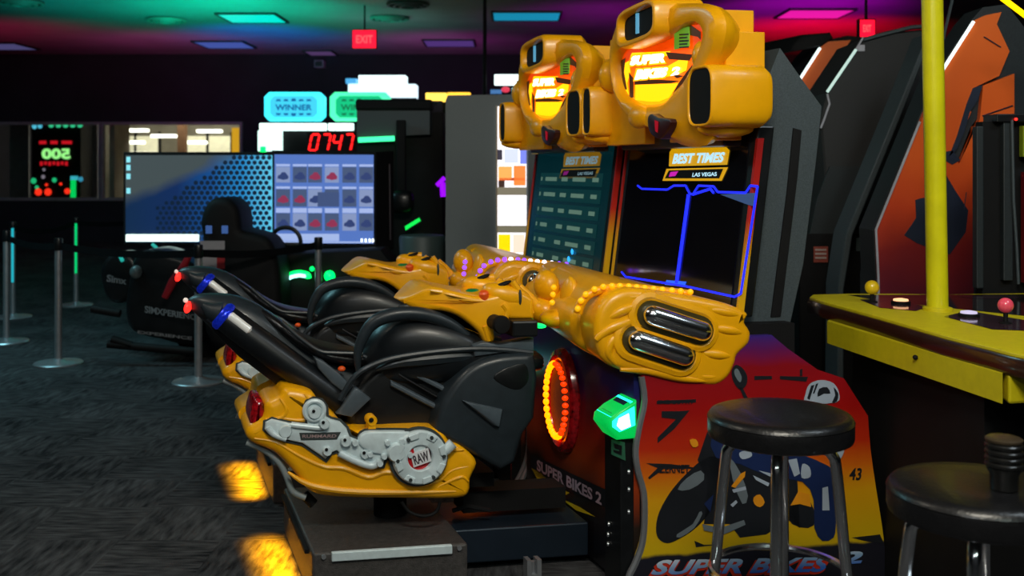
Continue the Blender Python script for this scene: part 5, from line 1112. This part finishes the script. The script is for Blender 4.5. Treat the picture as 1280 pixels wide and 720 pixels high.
# winner machines
def octa(x0, y0, x1, y1, c=6): return [(x0+c, y0), (x1-c, y0), (x1, y0+c), (x1, y1-c), (x1-c, y1), (x0+c, y1), (x0, y1-c), (x0, y0+c)]
Yw = 13.0
def winner(x0, x1, m_out, m_in, lab, nm, ink):
    t = thing('winner_machine', (W((x0+x1)/2, 0, Yw).x, Yw, 0), lab, 'arcade machine', 'winner prize machines')
    obj('cabinet', FB(x0-3, x1+3, 156, 500, Yw+.05, .8, True), BLKM, t, smooth=False)
    sg_ = obj('winner_sign', B().pill(wp(octa(x0, 115, x1, 151), Yw), st3, Yw, Yw+.15, .02, 2), m_out, t)
    obj('sign_face', B().pill(wp(octa(x0+8, 120, x1-8, 147, 5), Yw), st3, Yw-.02, Yw, 0), m_in, sg_, smooth=False)
    b = B(); xa, xb = x0+14, x1-15; vtext(b, 'WINNER', xa, 130.5, xb, 138, Yw-.024, 0, .03)
    b2_ = B()
    for k in range(5):
        xx = xa+4+k*(xb-xa-8)/4; b2_.ngon([W(xx-3.5, 126.5, Yw-.024), W(xx+3.5, 126.5, Yw-.024), W(xx+2, 124-(k == 2), Yw-.024), W(xx-2, 124-(k == 2), Yw-.024)]); b2_.ngon([W(xx-3.5, 141.5, Yw-.024), W(xx+3.5, 141.5, Yw-.024), W(xx+2, 144+(k == 2), Yw-.024), W(xx-2, 144+(k == 2), Yw-.024)])
    im = em('sign_ink_'+nm, ink, .8)
    obj('sign_lettering', b, im, sg_, smooth=False); obj('sign_ornament', b2_, im, sg_, smooth=False)
    return t
w1 = winner(330, 405, em('sign_cyan', (.05, .85, 1), 1.6), em('sign_cyan_face', (.05, .62, .85), 1.1), 'prize machine topped by the cyan-edged winner sign', 'a', (.0, .12, .40))
w2 = winner(412, 487, em('sign_green', (.08, 1, .45), 1.4), em('sign_green_face', (.0, .62, .25), .9), 'prize machine topped by the green-edged winner sign', 'b', (.0, .2, .06))
obj('lit_shelf', FB(324, 407, 154, 163, Yw-.05, .1), em('shelf_white', (.75, 1, .95), 2.0), w1, smooth=False, bevel=.01)
obj('lit_shelf', FB(410, 441, 154, 163, Yw-.05, .1), MATS['shelf_white'], w2, smooth=False, bevel=.01)
obj('lit_side', FB(322, 352, 163, 189, Yw-.04, .08), em('side_white', (.70, 1, .92), 1.5), w1, smooth=False, bevel=.01)
obj('green_corner', FB(325, 332, 183, 191, Yw-.06, .03), GRNE, w1, smooth=False)
# score display 0747
Yq = 10.5
sd = thing('score_display', (W(415, 0, Yq).x, Yq, 0), 'red four-digit number display above the menu screen', 'number display')
obj('housing', FB(384, 446, 165, 500, Yq+.01, .3, True), BLKM, sd, smooth=False)
SEG = {'0': 'abcdef', '7': 'abc', '4': 'bcfg'}
rdm = em('digit_red', (1, .01, .01), 2.2)
for i, ch in enumerate('0747'):
    x = 388+i*14.2; y = 168; w_, h_ = 9.5, 20; b = B(); 
    pt = {'a': ((0, 0), (1, 0)), 'b': ((1, 0), (1, .5)), 'c': ((1, .5), (1, 1)), 'd': ((0, 1), (1, 1)), 'e': ((0, .5), (0, 1)), 'f': ((0, 0), (0, .5)), 'g': ((0, .5), (1, .5))}
    for s_ in SEG[ch]:
        (ax, ay), (bx, by) = pt[s_]; e = .07
        A = W(x+ax*w_-(ay-.5)*4+((bx-ax)*e*w_), y+ay*h_+(by-ay)*e*h_, Yq); C_ = W(x+bx*w_-(by-.5)*4-((bx-ax)*e*w_), y+by*h_-(by-ay)*e*h_, Yq); b.tube([A, C_], .0105, 6)
    obj('digit', b, rdm, sd)
# stacked lit sign
ls = thing('stacked_sign', W(480, 122, 15), 'stacked white lit sign boxes behind the green winner sign', 'lit sign')
obj('upper_box', FB(448, 507, 94, 106, 15, .3), em('box_white', (.75, .95, 1), 1.8), ls, smooth=False, bevel=.01)
obj('lower_box', FB(435, 520, 105, 122, 15.05, .35), em('box_ice', (.70, .88, 1), 1.5), ls, smooth=False, bevel=.01)
obj('side_box', FB(432, 445, 98, 104, 15.02, .2), em('box_blue', (.08, .4, .8), 1), ls, smooth=False)
obj('cabinet', FB(440, 520, 122, 400, 15.1, .5, True), BLKM, ls, smooth=False)
ys2 = thing('amber_sign', W(560, 126, 14), 'long narrow amber lit sign left of the grey cabinet top', 'lit sign')
obj('left_half', FB(532, 558, 116, 127, 14, .1), em('amber_a', (1, .62, .08), 2.0), ys2, smooth=False, bevel=.01); obj('right_half', FB(559, 588, 115.5, 124, 14, .1), em('amber_b', (1, .55, .04), 1.8), ys2, smooth=False, bevel=.01)
obj('cabinet', FB(530, 590, 127, 400, 14.05, .5, True), BLKM, ys2, smooth=False)
ws = thing('white_sign', W(640, 118, 12), 'white lit sign just left of the farther helmet', 'lit sign')
obj('upper_panel', FB(618, 668, 93, 106, 12, .1), em('panel_w1', (.8, .98, 1), 1.9), ws, smooth=False, bevel=.01); obj('lower_panel', FB(640, 668, 110, 117, 12, .1), em('panel_w2', (.5, .9, .95), 1.2), ws, smooth=False)
obj('red_mark', B().ell(W(632, 112, 11.98), Vector((.05, 0, 0)), Vector((0, .02, 0)), Vector((0, 0, .035)), 12, 8), em('mark_red', (.8, .05, .10), 1.0), ws); obj('blue_mark', FB(613, 627, 112, 117, 12, .05), em('mark_blue', (.05, .2, .5), .8), ws, smooth=False)
obj('cabinet', FB(612, 668, 118, 400, 12.1, .5, True), BLKM, ws, smooth=False)
# reflection in the first window's glass, built as a machine behind it
Yx = 21.2
pm = thing('reflected_machine', (W(70, 0, Yx).x, Yx, 0), 'reflection in the left window of a dark machine with green 500 and red lights', 'arcade machine')
obj('cabinet', FB(40, 101, 154, 500, Yx, .6, True), BLKM, pm, smooth=False)
b = B()
for k in range(7):
    if k < 2: continue
    b.ell(W(46+k*9, 157, Yx-.03), Vector((.055, 0, 0)), Vector((0, .03, 0)), Vector((0, 0, .04)), 10, 6)
obj('green_top_lamps', b, em('lamps_green', (.05, .8, .35), .9), pm)
obj('cyan_top_lamps', B().ell(W(43, 158, Yx-.03), Vector((.05, 0, 0)), Vector((0, .03, 0)), Vector((0, 0, .055)), 10, 6).ell(W(50, 157.5, Yx-.03), Vector((.05, 0, 0)), Vector((0, .03, 0)), Vector((0, 0, .05)), 10, 6), em('lamps_cyan', (.1, .6, .8), 1), pm)
b = B(); Yt = Yx-.03; text(b, '500', W(88, 199, Yt), W(52, 199, Yt), W(52, 185.5, Yt), W(88, 185.5, Yt), .05); obj('green_digits', b, em('digits_lime', (.35, .95, .25), 1.2), pm, smooth=False)
b = B()
for x0, x1 in [(49, 58), (63, 72), (77, 90)]: b.hexa(lambda x, y_, z: W(x, z, Yt+y_), (x0, x1), (0, .01), (176, 180))
for k in range(7): b.hexa(lambda x, y_, z: W(x, z, Yt+y_), (50+k*5.2, 53.5+k*5.2), (0, .01), (202, 207-(k % 2)))
obj('red_bars', b, em('bars_red', (.8, .01, .02), .9), pm, smooth=False)
for i, (x, y, r, mm) in enumerate([(48, 240, .075, 'r'), (60, 240, .075, 'r'), (84, 239, .06, 'r'), (42, 226, .06, 'g'), (68, 225, .05, 'g'), (46, 234, .04, 'g'), (101, 224, .05, 'c'), (54, 221, .04, 'w'), (55, 212, .03, 'w'), (58, 231, .03, 'r'), (76, 230, .03, 'r')]):
    if ('pl'+mm) not in MATS: em('pl'+mm, {'r': (1, .03, .01), 'g': (.02, .7, .25), 'c': (.05, .4, .6), 'w': (.3, .25, .3)}[mm], 1.4 if mm == 'r' else .8)
    obj('panel_lamp', B().ell(W(x, y, Yx-.05), Vector((r, 0, 0)), Vector((0, .02, 0)), Vector((0, 0, r)), 12, 8), MATS['pl'+mm], pm)
obj('green_column', FB(88, 94, 222, 248, Yx-.06, .05), em('col_green', (.0, .75, .12), 1), pm, smooth=False, bevel=.01)
obj('cyan_cap', FB(88, 97, 220, 225, Yx-.07, .02), em('cap_cyan', (.05, .5, .6), 1), pm, smooth=False)
obj('curtain_panel', FB(104, 122, 156, 400, 21.8, .05, True), mat('dull_curtain', (.25, .22, .24), .8), label='dim grey panel right of the reflected green 500', cat='panel', smooth=False)
obj('curtain_panel', FB(12, 36, 156, 400, 21.8, .05, True), mat('dull_curtain_left', (.22, .22, .24), .8), label='dim grey panel left of the reflected green 500', cat='panel', smooth=False)

# ================================================================== CAMERA AND LIGHT
cam = bpy.data.cameras.new('camera'); co = bpy.data.objects.new('camera', cam); COL.objects.link(co)
co.location = (0, 0, H); co.rotation_euler = (PI/2, 0, 0); cam.sensor_width = 36; cam.lens = 36; cam.shift_y = (HY-360)/1280; cam.clip_start = .05
cam.dof.use_dof = True; cam.dof.focus_distance = 3.45; cam.dof.aperture_fstop = 3.4
scene.camera = co
def area(name, loc, tgt, sx, sy, col, p, spread=180):
    l = bpy.data.lights.new(name, 'AREA'); l.shape = 'RECTANGLE'; l.size = sx; l.size_y = sy; l.color = col; l.energy = p; l.spread = math.radians(spread)
    o = bpy.data.objects.new(name, l); COL.objects.link(o); o.location = loc
    o.rotation_euler = (Vector(tgt)-Vector(loc)).to_track_quat('-Z', 'Y').to_euler(); return o
def spot(name, loc, tgt, col, p, ang=60, blend=.8, r=.1):
    l = bpy.data.lights.new(name, 'SPOT'); l.color = col; l.energy = p; l.spot_size = math.radians(ang); l.spot_blend = blend; l.shadow_soft_size = r
    o = bpy.data.objects.new(name, l); COL.objects.link(o); o.location = loc
    o.rotation_euler = (Vector(tgt)-Vector(loc)).to_track_quat('-Z', 'Y').to_euler(); return o
# room lamps, with added fills at the left and rear
area('ceiling_lamp_key', (.2, .3, 3.6), (.4, 3.8, .9), 1.2, .6, (1, .94, .80), 135)
area('added_fill_left', (-2.6, 3.0, 3.6), (-.2, 4.0, .8), 1.2, .6, (1, .90, .75), 28)  # added fill lamp, brightens the cabinet faces that look left
area('ceiling_lamp_right', (2.4, 1.8, 3.6), (1.5, 4.2, .8), 1.2, .6, (.8, .93, 1), 34)
area('added_fill_rear', (-1.6, -1.6, 3.6), (-1.2, 0, 0), 1.2, .5, (.9, .97, 1), 30)  # added lamp behind the view, gives the chrome streaks to reflect
area('added_fill_rear', (1.5, -2.0, 3.6), (1.2, 0, 0), 1.2, .5, (.8, 1, .92), 30)  # second added lamp for the chrome reflections
area('ceiling_lamp_hall', (-4.5, 7.0, 3.5), (-4.5, 7.0, 0), 2, 1, (.35, .85, .95), 70)
area('lobby_lamps', (-6.8, 22.2, 3.5), (-6.8, 25, .8), 3, 1, (1, .93, .72), 190)
# coloured effect lights washing the ceiling
def wash(px, py, col, p, ang=75):
    Y = (ZC-H)*F/(HY-py); x = (px-CX)/F*Y; spot('ceiling_wash', (x, Y-1.0, 1.9), (x, Y, ZC), col, p, ang, 1.0)
wash(440, 12, (.0, 1, .30), 620, 120); wash(300, 12, (.0, .9, .5), 330, 120); wash(120, 8, (.0, .9, .7), 60, 110); wash(330, 42, (.02, .10, 1), 140, 90)
wash(230, 54, (.6, .0, .30), 60, 140); wash(540, 54, (.5, .05, .40), 80, 130); wash(760, 20, (.6, .0, .6), 60, 110); wash(1000, 38, (1, .0, .02), 300, 120); wash(1010, 8, (.7, .0, .8), 170, 90); wash(30, 40, (.6, .0, .1), 60, 130)
# amber strips under the side lips of the platforms
for k in (0, 1):
    c = G(-.802, .03, .140)+dF*k; e = G(-.850, .03, 0)+dF*k
    l = area('amber_strip_light', c, e, .03, .54, (1, .38, .0), 11, 60)
    d = (e-c).normalized(); y_ = (G(0, 1, 0)-G(0, 0, 0)).normalized(); x_ = y_.cross(-d).normalized(); y_ = (-d).cross(x_)
    l.rotation_euler = Matrix((x_, y_, -d)).transposed().to_euler()
w = bpy.data.worlds.new('world'); scene.world = w; w.use_nodes = True; w.node_tree.nodes['Background'].inputs[0].default_value = (.006, .010, .014, 1); w.node_tree.nodes['Background'].inputs[1].default_value = .6
scene.view_settings.view_transform = 'Standard'; scene.view_settings.look = 'None'; scene.view_settings.exposure = 0; scene.view_settings.gamma = 1; scene.view_settings.use_curve_mapping = False
